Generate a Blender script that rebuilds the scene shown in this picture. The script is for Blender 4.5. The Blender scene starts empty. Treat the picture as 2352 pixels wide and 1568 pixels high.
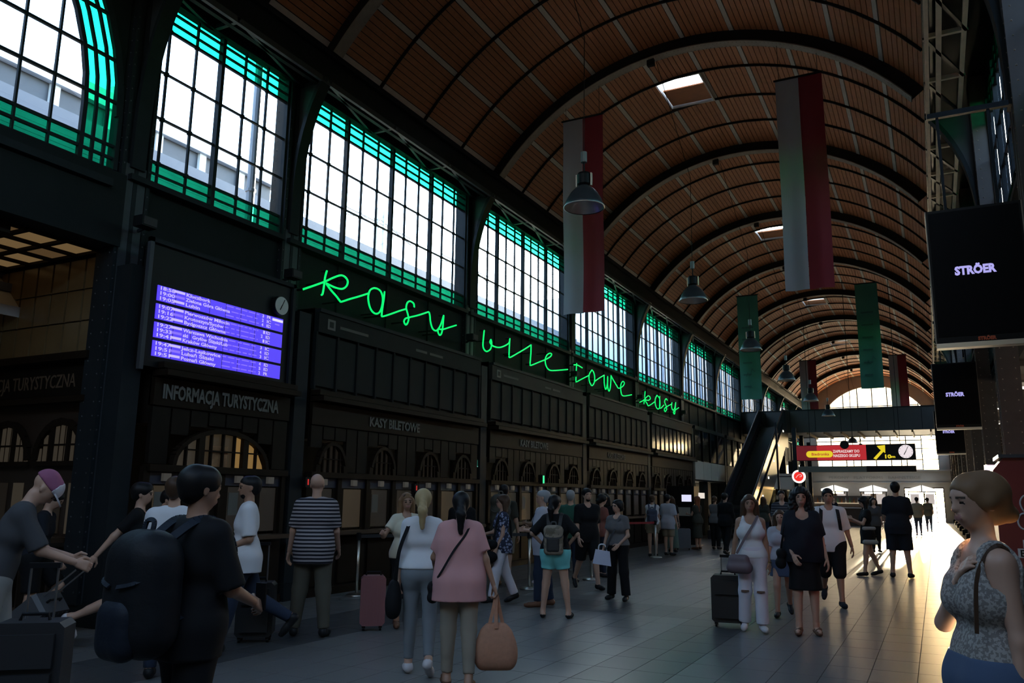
import bpy, math, random
import numpy as np
from math import sin, cos, pi, radians, sqrt, atan2, hypot
from mathutils import Vector, Matrix, Euler
random.seed(4)
S = bpy.context.scene
COL = S.collection

# ------------------------------------------------------------------ camera
cd = bpy.data.cameras.new('camera'); cam = bpy.data.objects.new('camera', cd); COL.objects.link(cam)
yaw, pit, rol = radians(27.215), radians(10.797), radians(0.588)
fv = Vector((-sin(yaw)*cos(pit), cos(yaw)*cos(pit), sin(pit)))
r0 = Vector((cos(yaw), sin(yaw), 0)); u0 = r0.cross(fv)
rv = r0*cos(rol)+u0*sin(rol); uv = -r0*sin(rol)+u0*cos(rol)
cam.matrix_world = Matrix(((rv.x, uv.x, -fv.x, 0), (rv.y, uv.y, -fv.y, 0), (rv.z, uv.z, -fv.z, 1.6), (0, 0, 0, 1)))
cd.sensor_width = 36; cd.lens = 1871.25/2352*36; cd.clip_start = .05; cd.clip_end = 600
S.camera = cam

# ------------------------------------------------------------------ sky, sun, exposure
SUN_EL, SUN_AZ = radians(3.1), radians(-0.45)     # azimuth measured from +Y towards +X
w = bpy.data.worlds.new('sky'); S.world = w; w.use_nodes = True
wn = w.node_tree.nodes; wl = w.node_tree.links
sky = wn.new('ShaderNodeTexSky'); sky.sky_type = 'NISHITA'; sky.sun_disc = False
sky.sun_elevation = radians(13); sky.sun_rotation = SUN_AZ; sky.air_density = 1.0; sky.dust_density = 0.9; sky.ozone_density = 1.0
bgn = wn['Background']; bgn.inputs['Strength'].default_value = 2.4
wl.new(sky.outputs['Color'], bgn.inputs['Color'])
sl = bpy.data.lights.new('sun', 'SUN'); sl.energy = 340.0; sl.angle = radians(0.9); sl.color = (1, .83, .58)
so = bpy.data.objects.new('sun', sl); COL.objects.link(so)
sd = Vector((sin(SUN_AZ)*cos(SUN_EL), cos(SUN_AZ)*cos(SUN_EL), sin(SUN_EL)))
so.rotation_euler = sd.to_track_quat('Z', 'Y').to_euler(); so.location = (0, 90, 12)
S.view_settings.view_transform = 'Standard'; S.view_settings.look = 'None'
S.view_settings.gamma = 1; S.view_settings.use_curve_mapping = False
S.view_settings.exposure = 0.0
cy = S.cycles
cy.max_bounces = 7; cy.diffuse_bounces = 4; cy.glossy_bounces = 3; cy.transmission_bounces = 2; cy.transparent_max_bounces = 14
cy.caustics_reflective = False; cy.caustics_refractive = False; cy.sample_clamp_indirect = 6
cy.use_denoising = True
cy.use_adaptive_sampling = True

# ------------------------------------------------------------------ helpers
class MB:
    """collects boxes, bars, tubes and polygons; build() links them as ONE mesh object"""
    def __init__(s): s.v = []; s.f = []; s.mi = []; s.cur = 0
    def add(s, vs, fs):
        n = len(s.v); s.v += [tuple(q) for q in vs]; s.f += [tuple(i+n for i in f) for f in fs]; s.mi += [s.cur]*len(fs); return s
    def box(s, x0, x1, y0, y1, z0, z1):
        vs = [(x, y, z) for x in (x0, x1) for y in (y0, y1) for z in (z0, z1)]
        return s.add(vs, [(0, 1, 3, 2), (4, 6, 7, 5), (0, 4, 5, 1), (2, 3, 7, 6), (0, 2, 6, 4), (1, 5, 7, 3)])
    def bar(s, a, b, wd, ht, up=(0, 0, 1)):
        a = Vector(a); b = Vector(b); d = (b-a).normalized(); u = Vector(up)
        if abs(d.dot(u)) > .98: u = Vector((1, 0, 0))
        r = d.cross(u).normalized(); u = r.cross(d)
        vs = [p+r*sx*wd/2+u*sz*ht/2 for p in (a, b) for sx in (-1, 1) for sz in (-1, 1)]
        return s.add(vs, [(0, 1, 3, 2), (4, 6, 7, 5), (0, 4, 5, 1), (2, 3, 7, 6), (0, 2, 6, 4), (1, 5, 7, 3)])
    def tube(s, pts, r, n=8, cap=True):
        pts = [Vector(p) for p in pts]; rs = r if isinstance(r, (list, tuple)) else [r]*len(pts)
        rings = []; prev = None
        for i, p in enumerate(pts):
            d = (pts[min(i+1, len(pts)-1)]-pts[max(i-1, 0)])
            d = d.normalized() if d.length > 1e-9 else Vector((0, 0, 1))
            if prev is None:
                u = d.orthogonal().normalized()
            else:
                u = prev-d*prev.dot(d); u = u.normalized() if u.length > 1e-6 else d.orthogonal().normalized()
            prev = u; v = d.cross(u)
            rings.append([p+(u*cos(2*pi*k/n)+v*sin(2*pi*k/n))*rs[i] for k in range(n)])
        vs = [q for R in rings for q in R]; fs = []
        for i in range(len(pts)-1):
            for k in range(n):
                fs.append((i*n+k, i*n+(k+1) % n, (i+1)*n+(k+1) % n, (i+1)*n+k))
        if cap: fs.append(tuple(range(n-1, -1, -1))); fs.append(tuple((len(pts)-1)*n+k for k in range(n)))
        return s.add(vs, fs)
    def lathe(s, prof, c=(0, 0, 0), n=20):
        vs = [(c[0]+r*cos(2*pi*k/n), c[1]+r*sin(2*pi*k/n), c[2]+z) for r, z in prof for k in range(n)]
        fs = [(i*n+k, i*n+(k+1) % n, (i+1)*n+(k+1) % n, (i+1)*n+k) for i in range(len(prof)-1) for k in range(n)]
        return s.add(vs, fs)
    def prism(s, poly, o, ax, ay, az, t):
        """polygon (2-D) extruded by t along az"""
        o = Vector(o); ax = Vector(ax); ay = Vector(ay); az = Vector(az); n = len(poly)
        vs = [o+ax*p[0]+ay*p[1]+az*q for q in (0, t) for p in poly]
        return s.add(vs, [tuple(range(n-1, -1, -1)), tuple(range(n, 2*n))]+[(i, (i+1) % n, (i+1) % n+n, i+n) for i in range(n)])
    def mesh(s, name, mats):
        me = bpy.data.meshes.new(name); me.from_pydata(s.v, [], s.f)
        for m in (mats if isinstance(mats, (list, tuple)) else [mats]): me.materials.append(m)
        if any(s.mi): me.polygons.foreach_set('material_index', s.mi)
        me.update(); return me
    def build(s, name, mats, parent=None, smooth=False, loc=None, rot=None):
        return link(name, s.mesh(name, mats), parent, smooth, loc, rot)
def link(name, me, parent=None, smooth=False, loc=None, rot=None):
    o = bpy.data.objects.new(name, me); COL.objects.link(o)
    if smooth: me.shade_smooth()
    if loc is not None: o.location = loc
    if rot is not None: o.rotation_euler = rot
    if parent is not None: o.parent = parent
    return o
def child(o, parent):
    """parent o while keeping o's world coordinates (parent has only a location / rotation)"""
    o.parent = parent; o.matrix_parent_inverse = parent.matrix_basis.inverted(); return o
def tag(o, label=None, cat=None, group=None, kind=None):
    if label: o['label'] = label
    if cat: o['category'] = cat
    if group: o['group'] = group
    if kind: o['kind'] = kind
    return o
def empty(name, loc=(0, 0, 0), rz=0):
    o = bpy.data.objects.new(name, None); COL.objects.link(o); o.location = loc; o.rotation_euler = (0, 0, rz); o.empty_display_size = .1; return o
def struct(o): o['kind'] = 'structure'; return o
def part(mb, name, m, parent, smooth=False): return child(mb.build(name, m, None, smooth), parent)

MATS = {}
def M(name, c, rough=.6, metal=0., var=0., scale=3., emit=None, es=0., spec=.5, bump=0.):
    if name in MATS: return MATS[name]
    m = bpy.data.materials.new(name); m.use_nodes = True; nt = m.node_tree; b = nt.nodes['Principled BSDF']
    b.inputs['Base Color'].default_value = (*c, 1); b.inputs['Roughness'].default_value = rough
    b.inputs['Metallic'].default_value = metal; b.inputs['Specular IOR Level'].default_value = spec
    if var or bump:
        tc = nt.nodes.new('ShaderNodeTexCoord'); nz = nt.nodes.new('ShaderNodeTexNoise'); nz.inputs['Scale'].default_value = scale; nz.inputs['Detail'].default_value = 5
        nt.links.new(tc.outputs['Object'], nz.inputs['Vector'])
        if var:
            mx = nt.nodes.new('ShaderNodeMix'); mx.data_type = 'RGBA'
            mx.inputs[6].default_value = (*[q*(1-var) for q in c], 1); mx.inputs[7].default_value = (*[min(1, q*(1+var)) for q in c], 1)
            nt.links.new(nz.outputs['Fac'], mx.inputs[0]); nt.links.new(mx.outputs[2], b.inputs['Base Color'])
        if bump:
            bp = nt.nodes.new('ShaderNodeBump'); bp.inputs['Strength'].default_value = bump; bp.inputs['Distance'].default_value = .02
            nt.links.new(nz.outputs['Fac'], bp.inputs['Height']); nt.links.new(bp.outputs['Normal'], b.inputs['Normal'])
    if emit: b.inputs['Emission Color'].default_value = (*emit, 1); b.inputs['Emission Strength'].default_value = es
    MATS[name] = m; return m
def GLASS(name, c, gloss=.06, grime=0.):
    """thin pane: tinted see-through with a weak mirror coat"""
    if name in MATS: return MATS[name]
    m = bpy.data.materials.new(name); m.use_nodes = True; nt = m.node_tree; nt.nodes.clear()
    out = nt.nodes.new('ShaderNodeOutputMaterial'); t = nt.nodes.new('ShaderNodeBsdfTransparent'); g = nt.nodes.new('ShaderNodeBsdfGlossy')
    g.inputs['Roughness'].default_value = .05; mx = nt.nodes.new('ShaderNodeMixShader'); mx.inputs[0].default_value = gloss
    t.inputs['Color'].default_value = (*c, 1)
    if grime:
        tc = nt.nodes.new('ShaderNodeTexCoord'); nz = nt.nodes.new('ShaderNodeTexNoise'); nz.inputs['Scale'].default_value = 2.3
        nt.links.new(tc.outputs['Object'], nz.inputs['Vector'])
        cm = nt.nodes.new('ShaderNodeMix'); cm.data_type = 'RGBA'; cm.inputs[6].default_value = (*[q*(1-grime) for q in c], 1); cm.inputs[7].default_value = (*c, 1)
        nt.links.new(nz.outputs['Fac'], cm.inputs[0]); nt.links.new(cm.outputs[2], t.inputs['Color'])
    nt.links.new(t.outputs[0], mx.inputs[1]); nt.links.new(g.outputs[0], mx.inputs[2]); nt.links.new(mx.outputs[0], out.inputs[0])
    MATS[name] = m; return m
def FROST(name, c, clearpart=.0):
    """frosted pane: scatters the light that falls on its far side"""
    if name in MATS: return MATS[name]
    m = bpy.data.materials.new(name); m.use_nodes = True; nt = m.node_tree; nt.nodes.clear()
    out = nt.nodes.new('ShaderNodeOutputMaterial'); t = nt.nodes.new('ShaderNodeBsdfTranslucent'); t.inputs['Color'].default_value = (*c, 1)
    nt.links.new(t.outputs[0], out.inputs[0]); MATS[name] = m; return m
def EM(name, c, s):
    return M(name, (0.02, 0.02, 0.02), .4, emit=c, es=s)
def text(body, size, loc, rot, mat, parent=None, name='lettering', ex=.004, off=.0, align='LEFT', width=None, shear=0, sx=1):
    cu = bpy.data.curves.new(name, 'FONT'); cu.body = body; cu.size = size; cu.extrude = ex; cu.offset = off; cu.align_x = align; cu.shear = shear; cu.resolution_u = 2
    o = bpy.data.objects.new(name, cu); COL.objects.link(o); bpy.context.view_layer.update()
    if width:
        d = o.dimensions.x
        if d > 0: sx = width/d
    me = bpy.data.meshes.new_from_object(o); bpy.data.objects.remove(o); bpy.data.curves.remove(cu)
    me.materials.clear(); me.materials.append(mat)
    o = bpy.data.objects.new(name, me); COL.objects.link(o); o.location = loc; o.rotation_euler = rot; o.scale = (sx, 1, 1)
    if parent is not None: child(o, parent)
    return o
RX = (pi/2, 0, pi/2)      # writing on a wall that faces +X
RY = (pi/2, 0, 0)         # writing that faces the camera end (-Y)

# ------------------------------------------------------------------ materials
iron = M('painted_iron', (.018, .022, .025), .45, 0, .25, 4, spec=.06)
iron_lt = M('grey_iron', (.05, .056, .065), .45, 0, .2, 4, spec=.2)
ribm = M('rib_iron', (.025, .022, .02), .6, 0, .2, 3, spec=.06)
flange = M('rib_flange', (.26, .21, .16), .55, 0, .35, 6)
wallm = M('dark_green_plaster', (.014, .017, .018), .6, 0, .25, 2, spec=.06)
wood = M('vault_board', (.45, .16, .058), .62, 0, .28, 7)
batten = M('vault_batten', (.55, .47, .38), .6, 0, .2, 6)
vback = M('vault_backing', (.06, .03, .02), .9)
oak = M('dark_oak', (.016, .0105, .007), .5, 0, .3, 3, spec=.06)
oak2 = M('dark_oak_panel', (.012, .0095, .0075), .5, 0, .3, 5, spec=.06)
panelm = M('grey_green_panel', (.016, .019, .019), .55, 0, .25, 2, spec=.06)
bandm = M('pale_fascia', (.035, .036, .034), .55, 0, .25, 2, spec=.06)
letm = M('dull_lettering', (.11, .107, .10), .6)
teal = GLASS('teal_glass', (.12, .80, .52), .05, .3)
clear = GLASS('clear_glass', (.90, .93, .95), .05, .08)
black = M('black_housing', (.008, .008, .009), .45, spec=.15)
steel = M('brushed_steel', (.5, .5, .5), .3, 1)
chrome = M('worn_chrome', (.55, .52, .46), .35, 1)
beam_lit = M('beam_bounce_tone', (.75, .64, .48), .5, 0, .25, 5)  # warm bounce from the sunlit floor, put into the right beam's colour
white = M('white_paint', (.75, .75, .73), .5)
# ------------------------------------------------------------------ layout numbers (metres)
WX = -9.5                      # left window wall
KX = -9.0                      # faces of the ticket offices
RXW = 1.36                     # right upper wall
BAY = 6.079
YB = [6.83, 9.92]+[9.92+BAY*i for i in range(1, 11)]      # bay boundaries on the left wall
COLY = [y+.18 for y in YB]
YEND = 70.7
VC = (-4.24, 5.65); VR = 5.57   # vault axis and rib radius
XL0, XR0 = -8.85, .37           # springing of the vault

# ------------------------------------------------------------------ floor: tiles laid in dark and pale fields
def floor_material(name, dark=False):
    m = bpy.data.materials.new(name); m.use_nodes = True; nt = m.node_tree; b = nt.nodes['Principled BSDF']; N = nt.nodes.new; L = nt.links.new
    geo = N('ShaderNodeNewGeometry'); oi = N('ShaderNodeObjectInfo')
    sp = N('ShaderNodeTexNoise'); sp.inputs['Scale'].default_value = 60; sp.inputs['Detail'].default_value = 3
    L(geo.outputs['Position'], sp.inputs['Vector'])
    mx = N('ShaderNodeMix'); mx.data_type = 'RGBA'
    a, c = ((.055, .058, .06), (.085, .088, .09)) if dark else ((.125, .125, .12), (.175, .174, .168))
    mx.inputs[6].default_value = (*a, 1); mx.inputs[7].default_value = (*c, 1)
    L(sp.outputs['Fac'], mx.inputs[0]); L(mx.outputs[2], b.inputs['Base Color'])
    b.inputs['Roughness'].default_value = .30
    b.inputs['Specular IOR Level'].default_value = .5
    return m
f_lt = floor_material('granite_tile'); f_dk = floor_material('dark_granite_tile', True)
joint = M('tile_joint', (.03, .03, .03), .8)
floor = MB().box(-14, 12, -12, YEND+6, -.3, -.004).build('floor', joint); struct(floor)
TW, TL = .40, .60
def is_dark(x, y):
    if -2.9 < x < -2.1 or -7.35 < x < -6.35: return True
    for yc in (11.9, 19.0, 25.4, 31.5): 
        if abs(y-yc) < .62 and -7.0 < x < -2.1: return True
    return False
def tile_mesh(n, m):
    e = .0015; b = MB(); x, y = TW/2-.002, TL/2-.002
    vs = [(-x, -y, -.006), (x, -y, -.006), (x, y, -.006), (-x, y, -.006), (-x+e, -y+e, 0), (x-e, -y+e, 0), (x-e, y-e, 0), (-x+e, y-e, 0)]
    b.add(vs, [(4, 5, 6, 7)]+[(i, (i+1) % 4, (i+1) % 4+4, i+4) for i in range(4)]); return b.mesh(n, m)
tm = {False: tile_mesh('tile', f_lt), True: tile_mesh('dark_tile', f_dk)}
near, rest = [], []
i0 = -30
for ix in range(-34, 30):
    xc = -.28+TW*ix+.2
    if not -13.6 < xc < 8: continue
    for iy in range(-6, 112):
        yc = 9.1-.3+TL*iy-3.6+.5
        # wholly outside the view: skipped behind the camera
        if yc < -3 or yc > YEND-1: continue
        if xc > .9 and yc > 40: continue
        dx, dy = xc, yc
        inview = yc > 5.6 and (-1.28*yc) < xc < .09*yc+.1 and -dx*.457+dy*.889 > 7.2 and xc > -9
        (near if inview and hypot(dx, dy) < 14.2 else rest).append((hypot(dx, dy), xc, yc))
near.sort(); rest += near[300:]; near = near[:300]
for d, x, y in near:
    o = bpy.data.objects.new('tile', tm[is_dark(x, y)]); COL.objects.link(o); o.parent = floor; o.location = (x, y, 0)
rb = MB(); xh, yh, e = TW/2-.002, TL/2-.002, .0015
for d, x, y in rest:
    rb.cur = 1 if is_dark(x, y) else 0
    if y < 30: rb.add([(x-xh, y-yh, -.006), (x+xh, y-yh, -.006), (x+xh, y+yh, -.006), (x-xh, y+yh, -.006), (x-xh+e, y-yh+e, 0), (x+xh-e, y-yh+e, 0), (x+xh-e, y+yh-e, 0), (x-xh+e, y+yh-e, 0)], [(4, 5, 6, 7)]+[(i, (i+1) % 4, (i+1) % 4+4, i+4) for i in range(4)])
    else: rb.add([(x-xh, y-yh, 0), (x+xh, y-yh, 0), (x+xh, y+yh, 0), (x-xh, y+yh, 0)], [(0, 1, 2, 3)])
o = rb.build('tile', [f_lt, f_dk], floor); o['kind'] = 'stuff'

# ------------------------------------------------------------------ vault (ceiling): boards between ribs
ceil = empty('ceiling'); struct(ceil)
TH0 = math.acos((XR0-VC[0])/5.85); TH1 = math.acos((XL0-VC[0])/5.85)
NS = 10; SEC = (TH1-TH0)/NS; NB = 8
RB = 5.86
ribY = [COLY[1]-BAY]+COLY[1:]
ribY = [ribY[0]-BAY]+ribY
panels = []
for i in range(len(ribY)-1):
    for k in range(4): panels.append((ribY[i]+BAY*k/4, ribY[i]+BAY*(k+1)/4))
HOLES = [18.5, 30.65, 42.8, 54.95]
def is_hole(s, y0, y1): return s == 5 and any(y0 <= h < y1 for h in HOLES)
PL = BAY/4
def board_mesh(name, wd, ln, m, t=.02, drop=0.):
    x = wd/2
    return MB().box(-x, x, -ln/2, ln/2, RB-drop, RB+t).mesh(name, m)   # built at the top of the arc, turned about the vault axis
bw = RB*SEC/(NB+.9); bm_ = board_mesh('board', bw-.016, PL-.05, wood); bt_ = board_mesh('batten', bw*.8, PL-.10, batten, .02, .012)
cand = []
for pi_, (y0, y1) in enumerate(panels):
    for s in range(NS):
        if is_hole(s, y0, y1): continue
        for k in range(NB+1):
            th = TH0+SEC*s+(k+.5)*SEC/(NB+1); isb = k == NB
            cand.append((th, (y0+y1)/2, isb, k))
def cost(c):
    th, y, isb, k = c
    return abs(y-15.5)*1.0+abs(th-radians(100))*2.2+(0 if 10 < y < 22 else 50)
cand.sort(key=cost)
for th, y, isb, k in cand[:300]:
    o = bpy.data.objects.new('batten' if isb else 'board', bt_ if isb else bm_); COL.objects.link(o); o.parent = ceil
    o.location = (VC[0], y, VC[1]); o.rotation_euler = (0, pi/2-th, 0)
mbB = MB()
for th, y, isb, k in cand[300:]:
    wd = bw*.8 if isb else bw-.016; ln = PL-(.10 if isb else .05); mbB.cur = 1 if isb else 0
    r1, r2 = RB-(.012 if isb else 0), RB+.02
    ct, st = cos(th), sin(th); tx, tz = -st, ct
    vs = []
    for r in (r1, r2):
        for sx in (-1, 1):
            for sy in (-1, 1):
                vs.append((VC[0]+r*ct+tx*wd/2*sx, y+sy*ln/2, VC[1]+r*st+tz*wd/2*sx))
    mbB.add(vs, [(0, 1, 3, 2), (4, 6, 7, 5), (0, 4, 5, 1), (2, 3, 7, 6), (0, 2, 6, 4), (1, 5, 7, 3)])
o = mbB.build('board', [wood, batten], ceil); o['kind'] = 'stuff'
# opaque outer skin with the roof-light openings left out
sk = MB()
for (y0, y1) in panels:
    for s in range(NS):
        if is_hole(s, y0, y1): continue
        for j in range(2):
            a0 = TH0+SEC*(s+j/2); a1 = TH0+SEC*(s+(j+1)/2)
            P = [(VC[0]+r*cos(a), y, VC[1]+r*sin(a)) for r in (RB+.02, RB+.12) for a in (a0, a1) for y in (y0, y1)]
            sk.add(P, [(0, 1, 3, 2), (4, 6, 7, 5), (0, 4, 5, 1), (2, 3, 7, 6), (0, 2, 6, 4), (1, 5, 7, 3)])
sk.build('roof_skin', vback, ceil)
# purlins: thin dark arcs between the ribs
def arc_mesh(name, r0_, r1_, wd, m, a0=TH0, a1=TH1, n=26, flange_w=0, fm=None):
    b = MB()
    def seg(ra, rb_, hw):
        P = []
        for i in range(n+1):
            a = a0+(a1-a0)*i/n
            for r in (ra, rb_):
                for s_ in (-hw, hw): P.append((r*cos(a), s_, r*sin(a)))
        F = []
        for i in range(n):
            q = i*4; F += [(q, q+1, q+5, q+4), (q+2, q+6, q+7, q+3), (q, q+4, q+6, q+2), (q+1, q+3, q+7, q+5)]
        F += [(0, 2, 3, 1), (n*4, n*4+1, n*4+3, n*4+2)]
        b.add(P, F)
    seg(r0_, r1_, wd/2)
    if flange_w: b.cur = 1; seg(r0_-.02, r0_, flange_w/2); b.cur = 0
    return b.mesh(name, [m]+([fm] if fm else []))
pur = arc_mesh('purlin', RB-.045, RB+.01, .03, ribm, n=22)
for i in range(len(ribY)-1):
    for k in (1, 2, 3):
        o = bpy.data.objects.new('purlin', pur); COL.objects.link(o); o.parent = ceil; o.location = (VC[0], ribY[i]+BAY*k/4, VC[1])
rib = arc_mesh('arch_rib', VR+.02, RB+.02, .07, ribm, n=36, flange_w=.24, fm=flange)
rivet = MB()
for a_i in range(120):
    a = TH0+(TH1-TH0)*(a_i+.5)/120
    for sy in (-.08, .08):
        c = Vector((VC[0]+0, 0, 0)); r = VR-.012
        x, z = r*cos(a), r*sin(a); tx, tz = -sin(a)*.012, cos(a)*.012
        rivet.add([(x-tx, sy-.012, z-tz), (x+tx, sy-.012, z+tz), (x+tx, sy+.012, z+tz), (x-tx, sy+.012, z-tz), (x-.01*cos(a), sy, z-.01*sin(a))], [(0, 1, 4), (1, 2, 4), (2, 3, 4), (3, 0, 4)])
rivm = rivet.mesh('rivet', flange)
for i, y in enumerate(ribY):
    o = bpy.data.objects.new('arch_rib', rib); COL.objects.link(o); o.parent = ceil; o.location = (VC[0], y, VC[1])
    if 9 < y < 30:
        q = bpy.data.objects.new('rivet', rivm); COL.objects.link(q); q.parent = o; q.location = (-VC[0]+VC[0], 0, 0); q['kind'] = 'stuff'
    MB().box(-.08, .08, -.05, .05, -.16, 0).build('clip', ribm, o, loc=(VR*cos(radians(97)), 0, VR*sin(radians(97))+.02))
# roof lights: short curb, glass, hanging flap
for n, h in enumerate(HOLES):
    pn = [p for p in panels if p[0] <= h < p[1]][0]; y0, y1 = pn
    a0 = TH0+SEC*5; a1 = TH0+SEC*6; xa, xb = VC[0]+RB*cos(a1), VC[0]+RB*cos(a0); zt = VC[1]+RB
    sl_ = empty('window_%d' % (30+n), ((xa+xb)/2, (y0+y1)/2, zt)); struct(sl_)
    f = MB()
    f.box(xa-.04, xa, y0, y1, zt-.06, zt+.34).box(xb, xb+.04, y0, y1, zt-.06, zt+.34).box(xa, xb, y0-.0, y0+.04, zt-.06, zt+.34).box(xa, xb, y1-.04, y1, zt-.06, zt+.34)
    part(f, 'curb', batten, sl_)
    part(MB().box(xa, xb, y0, y1, zt+.30, zt+.31), 'pane', clear, sl_)
    part(MB().box(xa+.03, xb-.03, y0+.62, y1-.06, zt+.0, zt+.03), 'flap', wood, sl_)

# longitudinal lattice beams at both springings (beam > chord, rung, diagonal)
for side, xc, xo in (('left', XL0, -9.4), ('right', XR0, .95)):
    bmr = struct(empty('beam', (xc, 0, 8.9)))
    Y0, Y1 = ribY[0], YEND
    sgn = -1 if side == 'left' else 1
    part(MB().box(min(xc, xc+sgn*.06), max(xc, xc+sgn*.06), Y0, Y1, 8.60, 8.70), 'lower_chord', beam_lit if side == 'right' else iron_lt, bmr)
    part(MB().box(min(xc, xc+sgn*.06), max(xc, xc+sgn*.06), Y0, Y1, 9.16, 9.30), 'upper_chord', iron, bmr)
    part(MB().box(xc+sgn*.10-.02, xc+sgn*.10+.02, Y0, Y1, 8.70, 9.20), 'web_plate', iron, bmr)
    part(MB().box(min(xo, xo-sgn*.07), max(xo, xo-sgn*.07), Y0, Y1, 8.62, 8.70), 'outer_chord', iron if side == 'left' else beam_lit, bmr)
    part(MB().box(xc+sgn*.16, xc+sgn*.24, Y0, Y1, 8.62, 8.68), 'inner_rail', beam_lit if side == 'right' else iron, bmr)
    y = ribY[1]; stp = BAY/3 if side == 'left' else BAY/4; k = 0
    while y < 48:
        part(MB().bar((xc, y, 8.66), (xo, y, 8.66), .06, .07), 'rung', iron_lt if side == 'left' else beam_lit, bmr)
        part(MB().bar((xc, y, 8.64), (xo, y+stp, 8.64), .05, .04), 'diagonal', iron_lt if side == 'left' else iron, bmr)
        y += stp; k += 1
    # soffit strip that closes the roof between the vault and the wall
    q = MB(); xw = WX if side == 'left' else RXW
    q.add([(xc, Y0, 9.27), (xc, Y1, 9.27), (xw+sgn*.2, Y1, 9.27), (xw+sgn*.2, Y0, 9.27), (xc, Y0, 9.4), (xc, Y1, 9.4), (xw+sgn*.2, Y1, 9.4), (xw+sgn*.2, Y0, 9.4)], [(0, 1, 2, 3), (7, 6, 5, 4), (0, 4, 5, 1), (1, 5, 6, 2), (2, 6, 7, 3), (3, 7, 4, 0)])
    part(q, 'soffit', wallm, bmr)

# ------------------------------------------------------------------ columns with curved brackets
colbr = M('brown_iron', (.085, .072, .065), .5, 0, .25, 4, spec=.25)
def column(x, y, sgn, gusset, i_first=False):
    """built-up iron column; sgn = direction of the hall"""
    c = struct(empty('column', (x, y, 0)))
    iron_ = iron if sgn > 0 else colbr; fx = x; wy = .20
    part(MB().box(x-.17, x+.17, y-.03, y+.03, 0, 9.2), 'web', iron_, c)
    part(MB().box(x-.17, x+.17, y-.23, y-.17, .25, 9.2), 'side_plate', iron_, c)
    part(MB().box(x-.17, x+.17, y+.17, y+.23, .25, 9.2), 'side_plate', iron_, c)
    part(MB().box(x+sgn*.13-.03, x+sgn*.13+.03, y-.16, y+.16, .25, 6.0), 'face_plate', iron_lt if sgn > 0 else colbr, c)
    if sgn > 0:
        fx = -9.12 if i_first else -9.02
        part(MB().box(x+.10, fx, y-.14, y+.14, .26, 4.55), 'pilaster', iron, c); part(MB().box(x-.1, fx+.06, y-.2, y+.2, 0, .26), 'plinth', wallm, c)
    else: part(MB().box(x-.26, x+.26, y-.30, y+.30, 0, .26), 'plinth', wallm, c)
    if gusset:
        # curved bracket from the column to the springing of the rib
        xs = (XL0 if sgn > 0 else XR0); x0 = x+sgn*.17
        pts = []
        for i in range(13):
            t = i/12; z = 5.95+2.75*t; xx = x0+(xs-x0)*(t**3); pts.append((xx, z))
        bl = MB()
        for (xa, za), (xb, zb) in zip(pts, pts[1:]):
            bl.bar((xa, y, za), (xb, y, zb), .22, .07, up=(sgn, 0, 0))
        part(bl, 'bracket', iron, c)
        g = MB(); n = len(pts)
        poly = [(a, b) for a, b in pts[2:]]+[(x0, 8.7), (x0, pts[2][1])]
        g.prism(poly, (0, y-.02, 0), (1, 0, 0), (0, 0, 1), (0, 1, 0), .04)
        part(g, 'gusset_plate', iron_lt, c)
    rv_ = MB()
    for k in range(44):
        z = .4+k*.18
        for sy in (-.2, .2):
            xx = x+sgn*.17
            rv_.add([(xx, y+sy-.010, z-.010), (xx, y+sy+.010, z-.010), (xx, y+sy+.010, z+.010), (xx, y+sy-.010, z+.010), (xx+sgn*.012, y+sy, z)], [(0, 1, 4), (1, 2, 4), (2, 3, 4), (3, 0, 4)])
        for sx in (-.1, .1):
            yy = y-.23
            rv_.add([(x+sx-.010, yy, z-.010), (x+sx+.010, yy, z-.010), (x+sx+.010, yy, z+.010), (x+sx-.010, yy, z+.010), (x+sx, yy-.012, z)], [(0, 1, 4), (1, 2, 4), (2, 3, 4), (3, 0, 4)])
    q = part(rv_, 'rivet', flange if sgn < 0 else iron_lt, c); q['kind'] = 'stuff'
    return c
for i, y in enumerate(COLY): column(WX-.08, y, 1, True, i == 0)
for y in [COLY[1]-BAY]+COLY[1:]: column(1.25, y, -1, True)

# ------------------------------------------------------------------ left window wall
SILL, TOP = 5.87, 8.72
ZB = [5.87, 6.035, 6.20, 6.875, 7.58, 8.26, 8.415, 8.57, 8.72]
GREEN = [1, 1, 0, 0, 0, 1, 1, 1]
wl_ = struct(empty('wall_left', (WX, 0, 0)))
def wall_piece(n, x0, x1, y0, y1, z0, z1, m=wallm, par=wl_): return part(MB().box(x0, x1, y0, y1, z0, z1), n, m, par)
pane_cache = {}
def pane(par, y0, y1, z0, z1, m, x=WX-.02, t=.008):
    key = (round(y1-y0, 3), round(z1-z0, 3), m.name)
    if key not in pane_cache:
        a, b = (y1-y0)/2, (z1-z0)/2
        pane_cache[key] = MB().box(-t/2, t/2, -a, a, -b, b).mesh('pane', m)
    o = bpy.data.objects.new('pane', pane_cache[key]); COL.objects.link(o); o.location = (x, (y0+y1)/2, (z0+z1)/2); child(o, par); return o
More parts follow.
